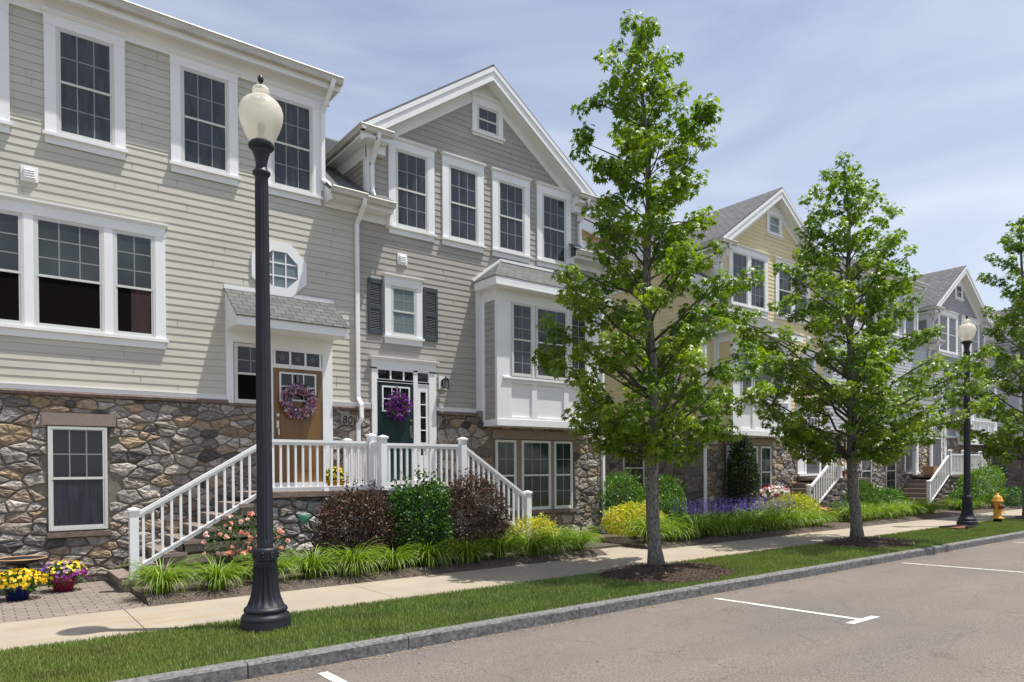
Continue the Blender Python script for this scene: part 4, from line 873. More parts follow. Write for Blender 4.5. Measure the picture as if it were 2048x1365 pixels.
# grass blades on the verge
def grass():
    n = 260000; x = 70*NR.uniform(size=n)**1.9-1.0; y = NR.uniform(6.50, 8.31, n); keep = np.ones(n, bool)
    for tx, ty in TREES: keep &= ((x-tx+.12)/1.22)**2+((y-ty+.32)/.95)**2 > 1+NR.uniform(-.12, .12, n)
    keep &= (x-2.5)**2+(y-7.74)**2 > .25**2; keep &= (x-22.5)**2+(y-8.02)**2 > .25**2
    x, y = x[keep], y[keep]; n = len(x); dist = np.hypot(x, y); h = NR.uniform(.016, .044, n)*(1+.25*np.sin(x*1.3)*np.cos(y*2.1))*(1+dist*.012); wd = .0032+dist*.00042
    a = NR.uniform(0, 6.283, n); b = NR.uniform(0, 6.283, n); ln = NR.uniform(0, .6, n)*h
    P0 = np.stack([x-np.cos(a)*wd, y-np.sin(a)*wd, np.full(n, -.014)], 1); P1 = np.stack([x+np.cos(a)*wd, y+np.sin(a)*wd, np.full(n, -.014)], 1); P2 = np.stack([x+np.cos(b)*ln, y+np.sin(b)*ln, h], 1)
    V = np.stack([P0, P1, P2], 1).reshape(-1, 3); F = np.arange(3*n).reshape(-1, 3)
    pat2 = (np.sin(x*2.7+y*3.1)*np.sin(y*5.3-x*1.9)+.4*np.sin(x*7+y*6))[:, None].clip(0, 1); t = NR.uniform(size=(n, 1)); pat = (.5+.5*np.sin(x*.9+2*np.sin(y*1.7))*np.cos(y*2.3+x*.4))[:, None]; c = np.array([.10, .185, .034])*(1-t)+np.array([.25, .34, .09])*t; c = c*(1-.22*pat2)+pat*np.array([.06, .035, .008]); dry = NR.uniform(size=n) < .07; c[dry] = (.36, .31, .16)
    fastmesh('lawn_grass', V, F, np.repeat(c, 3, axis=0), 'grass', kind='stuff', label='short green grass of the verge between kerb and walk', cat='grass')
grass()
def chips():
    L_ = []
    for tx, ty in TREES[:2]:
        n = 2600; a = NR.uniform(0, 6.283, n); r_ = np.sqrt(NR.uniform(size=n)); x = tx-.12+1.3*r_*np.cos(a); y = np.clip(ty-.32+1.02*r_*np.sin(a), 6.54, 8.3); z = .02+.085*(1-r_)+NR.uniform(0, .015, n)
        D = np.stack([NR.normal(size=n), NR.normal(size=n), NR.normal(size=n)*.25], 1); c = np.array([.045, .026, .018])*(NR.uniform(.5, 2.6, (n, 1))); q = np.array([(-.18, 0, 0), (.18, 0, .06), (.12, 1, .06), (-.12, 1, 0)])
        L_.append(leaves(np.stack([x, y, z], 1), D, NR.uniform(.02, .055, n), q, [(0, 1, 2, 3)], c, .2, nrm=np.tile([0, 0, 1.], (n, 1))))
    v, f, c = merge(L_); fastmesh('bark_chips', v, f, c, 'plant', kind='stuff', label='loose bark chips lying round the tree trunks', cat='mulch')
    n = 3500; x = NR.uniform(1.75, 26, n); y = NR.uniform(9.86, 11.1, n); k = (x > 10) & (x < 11.2) & (y < 10.8); x, y = x[~k], y[~k]; n = len(x); z = .02+.075*np.minimum(1, (y-9.87)/.25)
    D = np.stack([NR.normal(size=n), NR.normal(size=n), NR.normal(size=n)*.3], 1); c = np.array([.10, .075, .055])*(NR.uniform(.4, 2.2, (n, 1)))
    v, f, c = leaves(np.stack([x, y, z], 1), D, NR.uniform(.02, .06, n), np.array([(-.18, 0, 0), (.18, 0, .06), (.12, 1, .06), (-.12, 1, 0)]), [(0, 1, 2, 3)], c, .2, nrm=np.tile([0, 0, 1.], (n, 1)))
    fastmesh('bed_chips', v, f, c, 'plant', kind='stuff', label='loose mulch chips scattered over the planting bed', cat='mulch')
    # dry blossom litter in the gutter
    n = 1500; x = NR.uniform(.5, 24, n); y = 6.36-np.abs(NR.normal(size=n))*.07; z = RZ0+.02*(6.39-y)+.006; D = np.stack([NR.normal(size=n), NR.normal(size=n), NR.normal(size=n)*.1], 1); c = np.array([.42, .32, .18])*NR.uniform(.4, 1.2, (n, 1))
    v, f, c = leaves(np.stack([x, y, z], 1), D, NR.uniform(.008, .03, n), np.array([(-.25, 0, 0), (.25, 0, .06), (.2, 1, .06), (-.2, 1, 0)]), [(0, 1, 2, 3)], c, .2, nrm=np.tile([0, 0, 1.], (n, 1)))
    n2 = 420; x2 = NR.uniform(1, 30, n2); y2 = NR.uniform(1.0, 9.8, n2); keep = (y2 < 6.3) | (y2 > 8.4); x2, y2 = x2[keep], y2[keep]; n2 = len(x2); z2 = np.where(y2 < 7, RZ0+.02*(6.39-y2)+.006, .006); c2 = np.array([.20, .16, .09])*NR.uniform(.3, 1.6, (n2, 1))
    v2, f2, c2 = leaves(np.stack([x2, y2, z2], 1), np.stack([NR.normal(size=n2), NR.normal(size=n2), NR.normal(size=n2)*.1], 1), NR.uniform(.008, .028, n2), np.array([(-.25, 0, 0), (.25, 0, .06), (.2, 1, .06), (-.2, 1, 0)]), [(0, 1, 2, 3)], c2, .2, nrm=np.tile([0, 0, 1.], (n2, 1)))
    v, f, c = merge([(v, f, c), (v2, f2, c2)])
    fastmesh('gutter_litter', v, f, c, 'plant', kind='stuff', label='dry litter lying along the foot of the kerb and on the road', cat='litter')
chips()

def lily_mesh(seed, n=290, h=.45, spread=.42):
    rs = np.random.RandomState(seed); V = []; F = []; C = []
    for k in range(n):
        a = rs.uniform(0, 6.283); ln = rs.uniform(.55, 1.1)*h*1.5; tilt = rs.uniform(.15, 1.0); r0 = rs.uniform(0, .10); w_ = rs.uniform(.006, .0105); b = np.array([math.cos(a)*r0, math.sin(a)*r0, 0]); d = np.array([math.cos(a), math.sin(a), 0]); s_ = np.array([-math.sin(a), math.cos(a), 0]); col = np.array([.19, .31, .040])*rs.uniform(.6, 1.35)+np.array([.05, .03, 0])*rs.uniform()
        p = b.copy(); ang = math.pi/2-tilt*.55; seg = 7; base = len(V)
        for j in range(seg+1):
            w2 = w_*(1-.85*(j/seg)**2); V += [p-s_*w2+np.array([0, 0, .004]), p, p+s_*w2+np.array([0, 0, .004])]; C += [col*(.75+.35*j/seg)]*3
            p = p+(d*math.cos(ang)+np.array([0, 0, 1])*math.sin(ang))*ln/seg; ang -= (.22+tilt*.28)*(.5+j/seg*1.1)
            if p[2] < .02: p[2] = .02
        for j in range(seg):
            q = base+3*j; F += [(q, q+1, q+4, q+3), (q+1, q+2, q+5, q+4)]
    return np.array(V), np.array(F), np.array(C)
LM = [lily_mesh(100+k) for k in range(4)]
LP = []
for k in range(4):
    o = fastmesh('daylily', LM[k][0], LM[k][1], LM[k][2], 'plant', label='x', cat='plant'); LP.append(o)
used = [False]*4
def lily(x, y, s_, label, group):
    k = R.randrange(4)
    if used[k]: o = LP[k].copy(); sc.collection.objects.link(o)
    else: o = LP[k]; used[k] = True
    o.location = (x, y, bedz(x, y)+.0); o.rotation_euler = (0, 0, R.uniform(0, 6.28)); o.scale = (s_, s_, s_*R.uniform(.92, 1.08)); props(o, label, 'daylily', group); return o
ORD = ['first', 'second', 'third', 'fourth', 'fifth', 'sixth', 'seventh', 'eighth', 'ninth', 'tenth', 'eleventh', 'twelfth']
for k, x in enumerate([1.98, 2.68, 3.40, 4.05, 4.72, 5.42, 6.10, 6.86, 7.62, 8.32, 8.95, 9.55]):
    lily(x, 10.35+R.uniform(-.04, .05), 1.0+R.uniform(-.10, .10), '%s daylily clump from the left in the bed before the porch' % ORD[k], 'daylilies along the bed before the porch')
lily(9.95, 10.75, 1.0, 'daylily clump at the corner where the side path begins', 'daylilies along the bed before the porch')
for k, x in enumerate([11.75, 12.5, 13.35, 14.1, 14.9, 15.65, 16.4, 17.15, 17.95, 18.7]):
    lily(x, 10.42+R.uniform(-.05, .05), 1.18+R.uniform(-.06, .1), '%s daylily clump past the side path, counted from the path' % ORD[k], 'daylilies along the bed before the yellow house')
for k, x in enumerate([20.7, 21.5, 22.4, 23.3, 24.3]):
    lily(x, 10.45+R.uniform(-.05, .05), 1.2, '%s daylily clump beyond the middle tree trunk' % ORD[k], 'daylilies along the bed beyond the middle tree')
for k, x in enumerate([25.4, 26.4, 28.9, 29.9]):
    lily(x, 10.6, 1.1, '%s daylily clump of the far bed behind the second lamp' % ORD[k], 'daylilies of the far bed')

def shrub(x, y, rx, ry, h, n, ls, col, label, name='shrub', cat='shrub', col2=None, flowers=None, fl_n=0, fl_s=.02, group=None, z0=.06, up_=.3, stems=True, low=.1, mix=.5, lump=.16, seed=None):
    rs = np.random.RandomState(seed if seed is not None else int(x*100+y*7) % 9999); t = thing(name, (x, y, z0), label, cat, group); c0 = np.array([x, y, z0+h*.5]); rz = h*.5
    # lumpy ellipsoid shell
    v = rs.normal(size=(n, 3)); v /= np.linalg.norm(v, axis=1, keepdims=True); lumps = rs.normal(size=(14, 3)); lumps /= np.linalg.norm(lumps, axis=1, keepdims=True)
    bulge = np.max(np.clip((v@lumps.T-.72)/.28, 0, 1), axis=1); fr_ = (1-lump)+lump*1.15*bulge; dp_ = rs.uniform(size=n)**.42
    P = c0+v*np.array([rx, ry, rz])*(fr_*(.55+.45*dp_))[:, None]+rs.normal(size=(n, 3))*.018; ns = n//18; jx = rs.randint(0, 26, ns); sv = rs.normal(size=(26, 3)); sv[:, 2] = np.abs(sv[:, 2])+.55; sv /= np.linalg.norm(sv, axis=1, keepdims=True)
    P[:ns] = c0+sv[jx]*np.array([rx, ry, rz])*rs.uniform(.8, 1.14, (ns, 1))+rs.normal(size=(ns, 3))*.014+np.array([0, 0, .02]); P[:, 2] = np.maximum(P[:, 2], z0+low*rs.uniform(size=n))
    D = v*.7+rs.normal(size=(n, 3))*.5+np.array([0, 0, up_]); tt = (rs.uniform(size=(n, 1)) < mix)*1.0 if col2 else np.zeros((n, 1)); C = np.array(col)*(1-tt)+np.array(col2 or col)*tt
    vv, f, c = leaves(P, D, ls*rs.uniform(.6, 1.15, n), OVAL, OVALF, C, .3, nrm=v+rs.normal(size=(n, 3))*.6+np.array([0, 0, .4])); fastmesh('foliage', vv, f, c, 'plant', parent=t)
    if stems:
        m_ = MB()
        for k in range(16):
            a = rs.uniform(0, 6.28); q = v[k]; e_ = c0+q*np.array([rx, ry, rz])*.85; b_ = np.array([x+math.cos(a)*.06, y+math.sin(a)*.06, z0-.02]); m_.tube([b_, (b_+e_)/2+np.array([0, 0, .05]), e_], [.010, .007, .003], n=5)
        m_.build('stems', 'twig', t)
    if flowers:
        k = np.where(v[:, 2] > -.45)[0]; k = rs.choice(k, fl_n); Pf = c0+v[k]*np.array([rx, ry, rz])*(fr_[k]*1.02)[:, None]; L_ = []
        for i in range(5):
            a = i*1.2566; d = v[k]*.5+rs.normal(size=(fl_n, 3))*.9; L_.append(leaves(Pf, d, np.full(fl_n, fl_s)*rs.uniform(.7, 1.2, fl_n), np.array([(0, 0, 0), (.5, .5, .2), (0, 1, .1), (-.5, .5, .2)]), [(0, 1, 2, 3)], np.array(flowers)[rs.randint(0, len(flowers), fl_n)], .2))
        vv, f, c = merge(L_); fastmesh('blossoms', vv, f, c, 'petal', parent=t)
    return t
GR = (.075, .155, .022); LG = (.13, .25, .035)
PUR = (.052, .032, .022); PUR2 = (.12, .070, .045)
shrub(5.02, 10.80, .72, .44, 1.40, 7500, .045, PUR, 'purple-leaved shrub nearer the lamp post, left of the glossy green holly', col2=PUR2, mix=.35, flowers=[(.30, .12, .12)], fl_n=120, fl_s=.022, group='purple-leaved shrubs before the porch')
shrub(7.25, 10.72, .76, .46, 1.56, 8500, .045, PUR, 'purple-leaved shrub in front of the right stair railing', col2=PUR2, mix=.45, flowers=[(.32, .14, .14)], fl_n=90, fl_s=.022, group='purple-leaved shrubs before the porch')
shrub(6.12, 10.66, .64, .44, 1.58, 7800, .055, (.035, .095, .014), 'glossy dark green holly between two purple shrubs', name='holly_bush', col2=LG, mix=.22, lump=.3)
YEL = (.62, .58, .05); YEL2 = (.40, .48, .05)
shrub(8.85, 10.95, .62, .42, .72, 3800, .045, YEL, 'low yellow spirea at the foot of the right stairs', col2=YEL2, mix=.4, name='spirea', flowers=[(.50, .16, .22)], fl_n=60, fl_s=.02, group='yellow spireas')
shrub(12.15, 11.25, .92, .55, .80, 5200, .05, YEL, 'yellow spirea left of the nearest tree trunk', col2=YEL2, mix=.35, name='spirea', flowers=[(.50, .18, .22)], fl_n=110, fl_s=.022, group='yellow spireas', z0=.1)
shrub(17.9, 12.0, .9, .5, .7, 2400, .05, YEL, 'small yellow spirea behind the purple salvia', col2=YEL2, mix=.4, name='spirea', group='yellow spireas')
shrub(18.6, 11.15, 1.35, .5, .86, 5200, .055, (.50, .47, .03), 'broad bright yellow spirea before the yellow house steps', col2=(.30, .42, .03), mix=.4, name='spirea', group='yellow spireas')
shrub(13.2, 12.7, .95, .6, 1.55, 6500, .06, GR, 'round green bush beside the white downspout at the alley', col2=LG, mix=.45, seed=5, group='green bushes by the alley')
shrub(14.9, 12.75, .80, .6, 1.45, 6000, .06, GR, 'round green bush right of the nearest tree trunk', col2=LG, mix=.45, seed=6, group='green bushes by the alley')
shrub(14.15, 11.9, .5, .4, 1.0, 2500, .055, GR, 'smaller green bush filling the gap behind the nearest trunk', col2=LG, mix=.45, seed=7, group='green bushes by the alley')
shrub(17.65, 12.1, .52, .42, 2.5, 13000, .06, (.022, .045, .014), 'tall dark evergreen column against the yellow house bay', col2=(.06, .10, .03), mix=.25, name='evergreen_bush', lump=.25)
shrub(22.4, 11.0, .8, .5, 1.15, 3200, .08, (.10, .19, .03), 'leafy green perennial clump right of the middle trunk', name='perennial_clump', cat='plant', up_=1.2, stems=False, col2=(.16, .25, .05), mix=.4)
shrub(24.7, 11.2, .9, .5, .95, 3000, .07, (.07, .16, .025), 'low green shrub left of the far porch steps', col2=LG)
shrub(20.9, 10.95, .75, .45, .62, 2200, .05, (.10, .15, .07), 'grey-green catmint just right of the middle trunk', name='catmint', cat='plant', stems=False)
shrub(31.2, 10.7, 1.5, .8, 1.75, 6500, .07, (.10, .21, .02), 'large light green shrub behind the fire hydrant', col2=(.16, .27, .03), lump=.35)
shrub(29.6, 10.75, .7, .5, .8, 2200, .06, (.07, .16, .03), 'low green shrub behind the far lamp base', col2=LG)
shrub(36.4, 12.0, .8, .6, 2.9, 4500, .07, (.022, .045, .014), 'dark round evergreen against the far grey bay', name='evergreen_bush', z0=.1)
shrub(33.5, 10.3, 1.6, .5, .75, 3500, .07, (.04, .11, .02), 'dark green ground shrub beyond the hydrant along the walk', col2=GR)
# peach rose bush
shrub(3.25, 10.98, .62, .30, .98, 3200, .035, (.030, .075, .016), 'rose bush with peach blooms by the lower steps', name='rose_bush', cat='rose bush', col2=(.07, .13, .02), flowers=None, seed=44)
rb = [o for o in sc.objects if o.name.startswith('rose_bush')][0]
def blooms(parent, c0, ext_, n, s_, cols_, rs, name='blooms', petals=9, zmin=-.2):
    v = rs.normal(size=(n, 3)); v[:, 1] = -np.abs(v[:, 1])*1.3; v /= np.linalg.norm(v, axis=1, keepdims=True); v[:, 2] = np.clip(v[:, 2], zmin, 1); Pf = np.array(c0)+v*np.array(ext_); L_ = []
    C = np.array(cols_)[rs.randint(0, len(cols_), n)]; sc_ = rs.uniform(.65, 1.15, n)
    for i in range(petals):
        d = v*rs.uniform(.2, 1.1)+rs.normal(size=(n, 3))*.8; L_.append(leaves(Pf+rs.normal(size=(n, 3))*s_*.12, d, sc_*s_, np.array([(0, -.1, 0), (.5, .35, .22), (.3, .9, .1), (-.3, .9, .1), (-.5, .35, .22)]), [(0, 1, 2, 3), (0, 3, 4, 0)][:1], C, .12))
    vv, f, c = merge(L_); fastmesh(name, vv, f, c, 'petal', parent=parent)
blooms(rb, (3.25, 10.95, .60), (.64, .36, .46), 52, .042, [(.82, .38, .30), (.86, .50, .42), (.80, .34, .24), (.88, .62, .56)], np.random.RandomState(3), petals=14)
# purple salvia row
def salvia(x, y, label, n=70, s_=1.0):
    rs = np.random.RandomState(int(x*31)); t = thing('salvia', (x, y, .08), label, 'salvia', 'purple salvia before the yellow house'); L_ = []; L2 = []
    px_ = x+rs.uniform(-.5, .5, n); py_ = y+rs.uniform(-.32, .32, n); h = rs.uniform(.66, .92, n)*s_
    for k in range(n):
        m_ = 16; u = rs.uniform(size=m_)**.8; zz_ = h[k]*(.62+.38*u); P = np.stack([np.full(m_, px_[k])+rs.normal(size=m_)*.006, np.full(m_, py_[k])+rs.normal(size=m_)*.006, .08+zz_], 1); D = np.stack([rs.normal(size=m_), rs.normal(size=m_), np.full(m_, .5)], 1)
        L_.append(leaves(P, D, np.full(m_, .028)*(1.15-.6*u), np.array([(0, 0, 0), (.4, .5, .2), (0, 1, .1), (-.4, .5, .2)]), [(0, 1, 2, 3)], (.17, .13, .42), .3))
    n2 = 700; P = np.stack([x+rs.uniform(-.55, .55, n2), y+rs.uniform(-.36, .36, n2), .1+rs.uniform(0, .42, n2)*s_], 1); D = rs.normal(size=(n2, 3))+np.array([0, 0, .8]); v, f, c = leaves(P, D, rs.uniform(.05, .085, n2), OVAL, OVALF, (.06, .12, .03), .3); fastmesh('foliage', v, f, c, 'plant', parent=t)
    v, f, c = merge(L_); fastmesh('flower_spikes', v, f, c, 'petal', parent=t)
for k, x in enumerate([14.0, 14.9, 15.8, 16.7, 17.6]): salvia(x, 10.95, '%s patch of purple salvia spikes, counted from the nearest tree' % ORD[k])

# ------------------------------------------------------------------ pots, bird bath, stake light
def pot(x, y, z, r_, h, pm, label, fl, n=160, ext_=(.28, .28, .14), fs=.024, name='flower_pot', gcol=GR, split=None, group='flower pots'):
    t = thing(name, (x, y, z), label, 'flower pot', group); m_ = MB(); m_.lathe((x, y, z), [(0, 0), (r_*.70, 0), (r_*.95, h*.85), (r_*1.06, h*.87), (r_*1.06, h), (r_*.96, h), (r_*.93, h*.9), (0, h*.88)], n=28); m_.build('pot', pm, t)
    rs = np.random.RandomState(int(abs(x)*97+y*13)+n); k = 900; v = rs.normal(size=(k, 3)); v /= np.linalg.norm(v, axis=1, keepdims=True); P = np.array([x, y, z+h+ext_[2]*.35])+v*np.array(ext_)*rs.uniform(.4, 1, (k, 1)); 
    vv, f, c = leaves(P, v+rs.normal(size=(k, 3))*.5, rs.uniform(.03, .05, k), OVAL, OVALF, gcol, .3); fastmesh('foliage', vv, f, c, 'plant', parent=t)
    v = rs.normal(size=(n, 3)); v[:, 2] = np.abs(v[:, 2])*1.1-.35; v /= np.linalg.norm(v, axis=1, keepdims=True); Pf = np.array([x, y, z+h+ext_[2]*.4])+v*np.array(ext_)*1.05; C = np.array(fl)[rs.randint(0, len(fl), n)]
    if split is not None:
        sd_ = (v@VR) > .1; C[sd_ & (v[:, 2] < .25)] = split[0]; C[(v@VR) < -.35] = split[1]
    L_ = []
    D, X_, N_ = frames(v+rs.normal(size=(n, 3))*.35)
    for i in range(5):
        a = i*1.2566; d = X_*math.cos(a)+N_*math.sin(a)+D*.25; L_.append(leaves(Pf, d, np.full(n, fs), np.array([(0, 0, 0), (.42, .45, 0), (.3, 1, 0), (-.3, 1, 0), (-.42, .45, 0)]), [(0, 1, 2, 3, 4)], C, .12, nrm=D))
    vv, f, c = merge(L_); fastmesh('blossoms', vv, f, c, 'petal', parent=t); return t
pot(.42, 11.55, 0, .17, .19, 'bluepot', 'blue pot of small bright yellow flowers on the pavers', [(.85, .60, .02), (.80, .52, .01), (.88, .66, .05)], 260, (.31, .26, .15), .025)
pot(.98, 11.98, 0, .16, .17, 'redpot', 'magenta pot of mixed yellow and purple flowers by the stone wall', [(.80, .66, .06), (.78, .62, .05), (.35, .18, .55)], 280, (.28, .25, .19), .023, split=[(.42, .05, .38), (.30, .16, .52)])
pot(5.15, 12.0, 1.37, .17, .17, 'yelpot', 'yellow glazed pot of yellow flowers behind the landing railing', [(.80, .55, .03), (.6, .5, .05)], 70, (.20, .18, .16), .03)
pot(22.0, 11.5, 1.37, .18, .2, 'redpot2', 'red pot of white flowers on the landing behind the middle tree', [(.80, .80, .78)], 120, (.30, .24, .2), .05)
pot(22.75, 11.45, 1.37, .17, .18, 'bath', 'dark pot of white flowers right of the middle tree trunk', [(.80, .80, .78), (.2, .05, .2)], 90, (.26, .22, .22), .05)
pot(19.45, 12.25, .5, .22, .3, 'wicker', 'raised planter of white and red flowers against the far stone pier', [(.82, .82, .8), (.8, .8, .8), (.5, .03, .04)], 190, (.62, .34, .24), .05)
pot(19.9, 10.95, .05, .15, .22, 'bath', 'low pot of purple and red petunias by the yellow house steps', [(.22, .03, .25), (.5, .03, .04), (.6, .5, .05)], 120, (.42, .3, .18), .04)
t = thing('bird_bath', (.50, 12.25, 0), 'dark glazed bird bath with a tan rim beside the stone wall', 'bird bath'); c0 = (.50, 12.25, 0)
m_ = MB(); m_.lathe(c0, [(0, 0), (.15, 0), (.15, .03), (.09, .08), (.065, .2), (.075, .32), (.10, .37), (.0, .38)], n=28); m_.build('pedestal', 'bath', t)
m_ = MB(); m_.lathe(c0, [(0, .37), (.12, .375), (.25, .42), (.31, .47), (.315, .485)], n=40, mi=0); m_.lathe(c0, [(.315, .485), (.305, .495), (.292, .485)], n=40, mi=1); m_.lathe(c0, [(.292, .485), (.2, .445), (0, .43)], n=40, mi=0); m_.build('bowl', ['bath', 'terra'], t)
m_ = MB(); m_.lathe(c0, [(0, .463), (.262, .463)], n=40); m_.build('water', 'water', t)
t = thing('garden_stake', (4.17, 10.95, 0), 'green glass cup on a thin metal garden stake before the landing wall', 'garden ornament'); c0 = (4.17, 10.95, 0)
m_ = MB(); m_.tube([(4.17, 10.95, 0), (4.17, 10.95, .84)], .006, n=6)
for sx in (-1, 1): m_.tube([(4.17, 10.95, .78), (4.17+sx*.035, 10.95, .86), (4.17+sx*.02, 10.95, .92)], .004, n=5)
m_.build('stake', 'blackmetal', t); m_ = MB(); m_.lathe(c0, [(.0, .86), (.03, .87), (.07, .93), (.10, 1.0), (.097, 1.0), (.06, .935), (0, .88)], n=24); m_.build('glass_cup', 'greenglass', t)

# ------------------------------------------------------------------ wreaths, lanterns, house numbers
def wreath(x, y, z, r_, th, cols_, label, n=900, seed=1, wild=0):
    rs = np.random.RandomState(seed); t = thing('door_wreath', (x, y, z), label, 'wreath', 'door wreaths'); a = rs.uniform(0, 6.283, n); b = rs.uniform(0, 6.283, n); q = rs.uniform(.5, 1.0+wild, n)
    cen = np.stack([x+np.cos(a)*r_, np.full(n, y), z+np.sin(a)*r_], 1); nr = np.stack([np.cos(a)*np.cos(b), -np.abs(np.sin(b)), np.sin(a)*np.cos(b)], 1); P = cen+nr*(th*q)[:, None]; cl = np.array(cols_)
    key = (np.floor(a*9+b*1.1)*7).astype(int) % len(cl); C = cl[key]; g_ = rs.uniform(size=n) < .22; C[g_] = (.03, .07, .03)
    L_ = [leaves(P, nr+rs.normal(size=(n, 3))*.8, np.full(n, .042)*rs.uniform(.6, 1.2, n), np.array([(0, 0, 0), (.42, .45, .15), (.3, 1, 0), (-.3, 1, 0), (-.42, .45, .15)]), [(0, 1, 2, 3, 4)], C, .25)]
    v, f, c = merge(L_); fastmesh('flowers', v, f, c, 'petal', parent=t); m_ = MB(); pts = [(x+math.cos(k*math.pi/12)*r_, y, z+math.sin(k*math.pi/12)*r_) for k in range(25)]; m_.tube(pts, th*.45, n=8, cap=False); m_.build('ring', 'wicker', t)
    m_ = MB(); m_.box(x-.02, x+.02, y+.02, y+.024, z+r_, z+r_+.24); m_.build('ribbon', 'ribbon', t); return t
wreath(4.70, W-.10, 2.98, .235, .085, [(.68, .24, .36), (.50, .36, .60), (.76, .46, .56), (.40, .26, .50), (.82, .68, .68), (.62, .46, .64)], 'large pink and lilac flower wreath on the tan door', 1700, 2)
wreath(6.74, W-.09, 3.0, .17, .07, [(.22, .03, .32), (.30, .04, .42), (.16, .02, .26), (.07, .10, .05)], 'smaller wild purple flower wreath on the dark green door', 1000, 5, wild=.9)
lantern(Tfront(W), 7.84, 3.55, 'small black wall lantern right of the dark green door')
lantern(Tfront(W), 33.3, 3.55, 'small black wall lantern on the far grey townhouse')
def text(txt, x, z, y, size, label):
    t = thing('house_number', (x, y, z), label, 'house number', 'carved house numbers'); b = MB(); b.box(x-size*.75, x+size*.75, y, y+.05, z-size*.55, z+size*.62); b.build('plaque', 'plaque', t)
    cu = bpy.data.curves.new('digits', 'FONT'); cu.body = txt; cu.size = size*1.25; cu.extrude = .003; cu.align_x = 'CENTER'; cu.align_y = 'CENTER'; cu.space_character = 1.05; cu.shear = .12
    o = bpy.data.objects.new('tmp', cu); sc.collection.objects.link(o); bpy.context.view_layer.update(); me = bpy.data.meshes.new_from_object(o.evaluated_get(bpy.context.evaluated_depsgraph_get())); bpy.data.objects.remove(o)
    me.materials.clear(); me.materials.append(M['blackmetal']); d = bpy.data.objects.new('digits', me); sc.collection.objects.link(d); d.parent = t; d.location = (0, -.003, 0); d.rotation_euler = (math.pi/2, 0, 0)
text('80', 5.66, 2.68, W-.085, .17, 'number 80 carved in a small stone beside the downspout')
text('82', 7.87, 2.70, W-.085, .16, 'number 82 carved in a small stone right of the dark green door')

# ------------------------------------------------------------------ street lamps
def lamp(x, y, label):
    t = thing('street_lamp', (x, y, 0), label, 'street lamp', 'ornamental street lamps'); c = (x, y, 0)
    b = MB(); b.lathe(c, [(.265, -.05), (.265, .075), (.258, .10), (.262, .115), (.245, .15), (.222, .165), (.225, .185), (.232, .20), (.222, .225), (.205, .235)], n=64)
    b.lathe(c, [(.205, .235), (.195, .25), (.178, .29), (.16, .34), (.146, .40), (.137, .47), (.130, .56), (.126, .66), (.122, .72), (.120, .73)], n=128, fl=.024, nf=16, flr=(.27, .70))
    b.lathe(c, [(.120, .73), (.130, .735), (.128, .75), (.135, .80), (.138, .84), (.136, .865), (.115, .875), (.088, .876)], n=64)
    for k in range(8):
        a = k*math.pi/4+.25; r_ = .134
        for j in range(9):
            aa = a+.10*math.cos(j*.7)*(1 if j else 0); zz_ = .80+.028*math.sin(j*.7)*(1 if j else 0); q = (x+math.cos(aa)*r_, y+math.sin(aa)*r_, zz_); b.lathe(q, [(0, -.010), (.009, -.007), (.012, 0), (.009, .007), (0, .010)], n=7)
    b.build('base', 'black', t)
    p = MB(); p.lathe(c, [(.086, .87), (.086, .95), (.086, .97), (.070, 4.85), (.066, 4.90), (.066, 4.93)], n=128, fl=.014, nf=16, flr=(.96, 4.86)); p.build('pole', 'black', t)
    n_ = MB(); n_.lathe(c, [(.066, 4.90), (.075, 4.92), (.094, 4.945), (.094, 4.965), (.072, 4.985), (.060, 5.02), (.060, 5.06), (.072, 5.12), (.088, 5.17), (.095, 5.19), (.093, 5.205), (.12, 5.215), (.134, 5.235), (.134, 5.262), (.115, 5.285), (.0, 5.285)], n=48); n_.build('neck', 'black', t)
    g = MB(); g.lathe(c, [(.100, 5.275), (.128, 5.305), (.160, 5.36), (.193, 5.43), (.217, 5.50), (.231, 5.57), (.231, 5.62), (.217, 5.67), (.190, 5.715), (.165, 5.74), (.135, 5.752), (.130, 5.765), (.118, 5.77), (.085, 5.782), (.071, 5.80), (.074, 5.815), (.086, 5.83), (.09, 5.85), (.083, 5.875), (.06, 5.893), (.035, 5.90), (0, 5.905)], n=48); g.build('globe', 'globe', t)
    k = MB(); k.lathe(c, [(.05, 5.29), (.055, 5.34), (.03, 5.36), (.038, 5.42), (.045, 5.46), (.03, 5.50), (0, 5.51)], n=20); k.build('bulb', 'blackmetal', t)
    f_ = MB(); f_.lathe(c, [(.0, 5.90), (.03, 5.905), (.014, 5.925), (.012, 5.935), (.030, 5.955), (.032, 5.985), (.020, 6.015), (.0, 6.03)], n=16); f_.build('finial', 'blackmetal', t)
    return t
lamp(2.5, 7.74, 'nearest black fluted street lamp with an acorn glass globe on the left verge')
lamp(22.5, 8.05, 'far black fluted street lamp beyond the two trees near the hydrant')

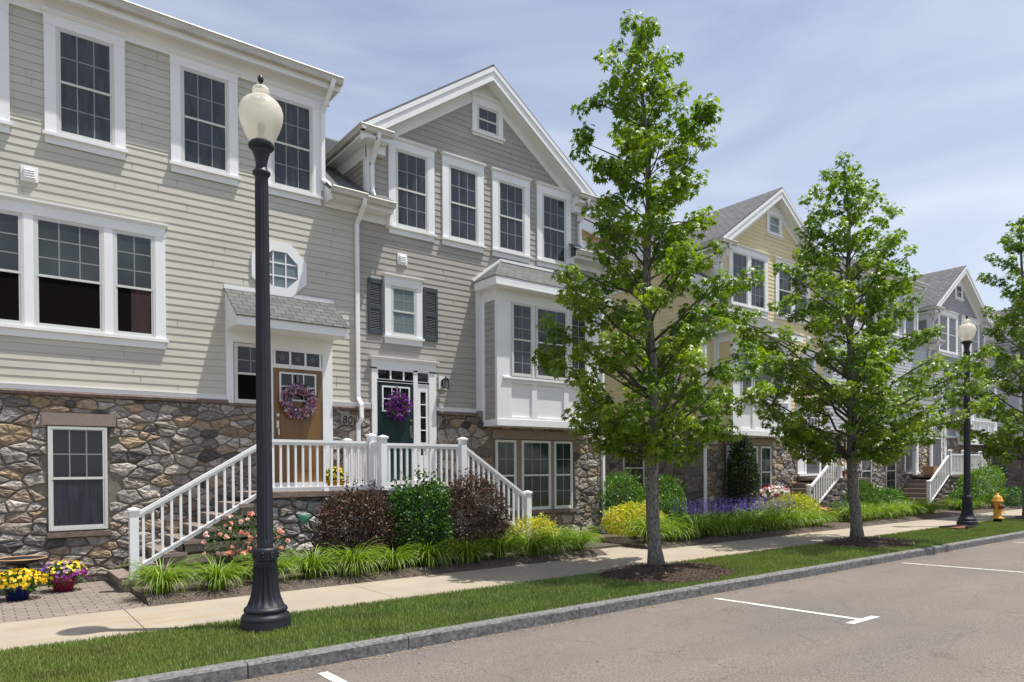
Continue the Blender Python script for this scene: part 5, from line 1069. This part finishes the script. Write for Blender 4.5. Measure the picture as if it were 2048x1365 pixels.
# fire hydrant
hx, hy = 24.6, 7.98; t = thing('fire_hydrant', (hx, hy, 0), 'yellow fire hydrant on the verge with red and blue-grey outlet caps', 'fire hydrant'); c = (hx, hy, 0)
m_ = MB(); m_.lathe(c, [(.11, -.05), (.11, .12), (.13, .12)], n=28, mi=1); m_.lathe(c, [(.17, .12), (.17, .15), (.12, .155), (.11, .2), (.105, .6), (.115, .62), (.16, .63), (.16, .66), (.14, .67), (.13, .72), (.10, .79), (.05, .83), (.03, .84), (.03, .89), (0, .89)], n=32); m_.lathe(c, [(.12, .1195), (.17, .12)], n=28); m_.build('barrel', ['hydrant', 'blackmetal'], t)
for d, r_, l_, mm in (((-.60, -.80), .065, .17, 'redpaint'), ((.75, -.66), .055, .18, 'bluegrey'), ((-.7, .7), .055, .16, 'redpaint')):
    v = Vector((d[0], d[1], 0)).normalized(); A = Vector((hx, hy, .48)); q = MB(); q.tube([A+v*.08, A+v*(l_-.04)], r_*.8, n=16, mi=0); q.tube([A+v*(l_-.045), A+v*(l_-.035), A+v*l_, A+v*(l_+.01)], [r_, r_*1.05, r_*1.02, r_*.7], n=16, mi=1); q.tube([A+v*(l_+.008), A+v*(l_+.04)], .018, n=5, mi=1); q.build('outlet', ['hydrant', mm], t)
q = MB(); q.tube([(hx-.08, hy-.13, .45), (hx-.04, hy-.15, .32), (hx+.04, hy-.17, .27), (hx+.13, hy-.15, .36), (hx+.14, hy-.12, .45)], .009, n=6); q.build('chain', 'hydrant', t)
# fallen sign at the foot of the far lamp
t = thing('fallen_sign', (21.6, 7.9, .04), 'fallen flat sign with black bars lying by the far lamp base', 'sign'); q = MB(); q.beam((20.8, 8.1, .07), (22.3, 7.95, .05), .05, .04); q.beam((21.25, 7.62, .06), (22.1, 7.72, .05), .05, .05); q.build('bar', 'blackmetal', t); q = MB(); q.beam((20.95, 7.80, .045), (21.9, 7.80, .045), .28, .012); q.build('board', 'maroon', t)
# things on the far porches
t = thing('parcel', (29.95, 12.0, 1.37), 'brown cardboard box standing on the far landing', 'cardboard box'); q = MB(); q.box(29.75, 30.15, 11.8, 12.2, 1.37, 1.72, 0); q.box(29.93, 29.97, 11.799, 12.2005, 1.369, 1.7205, 1); q.build('carton', ['card', 'wicker'], t)
q = MB(); x, z, y = 19.78, .98, 11.19
for j in range(5):
    a0 = math.pi/2+j*2*math.pi/5
    for s_ in (-1, 1): q.face([(x, y-.02, z), (x+.10*math.cos(a0), y, z+.13*math.sin(a0)), (x+.045*math.cos(a0+s_*.628), y, z+.058*math.sin(a0+s_*.628))])
for f_ in ():
    pass
o = q.build('star_ornament', 'bluegrey', label='dark metal star hanging on the stair post of the yellow house', cat='ornament', loc=(x, y, z)); mod = o.modifiers.new('thick', 'SOLIDIFY'); mod.thickness = .008
q = MB(); q.lathe((19.6, 12.3, .86), [(0, -.14), (.10, -.13), (.16, 0), (.12, .10), (.05, .13), (0, .13)], n=20); q.build('wicker_basket', 'wicker', label='round wicker basket on the steps before the yellow house', cat='basket', loc=(19.6, 12.3, .72))
q = MB(); pts = [(21.55+math.cos(k*math.pi/10)*.16, 11.18, 1.98+math.sin(k*math.pi/10)*.2) for k in range(21)]; q.tube(pts, .035, n=8, cap=False); q.build('grapevine_wreath', 'wicker', label='brown grapevine wreath hanging on the top stair post of the yellow house', cat='wreath', loc=(21.55, 11.18, 1.98))
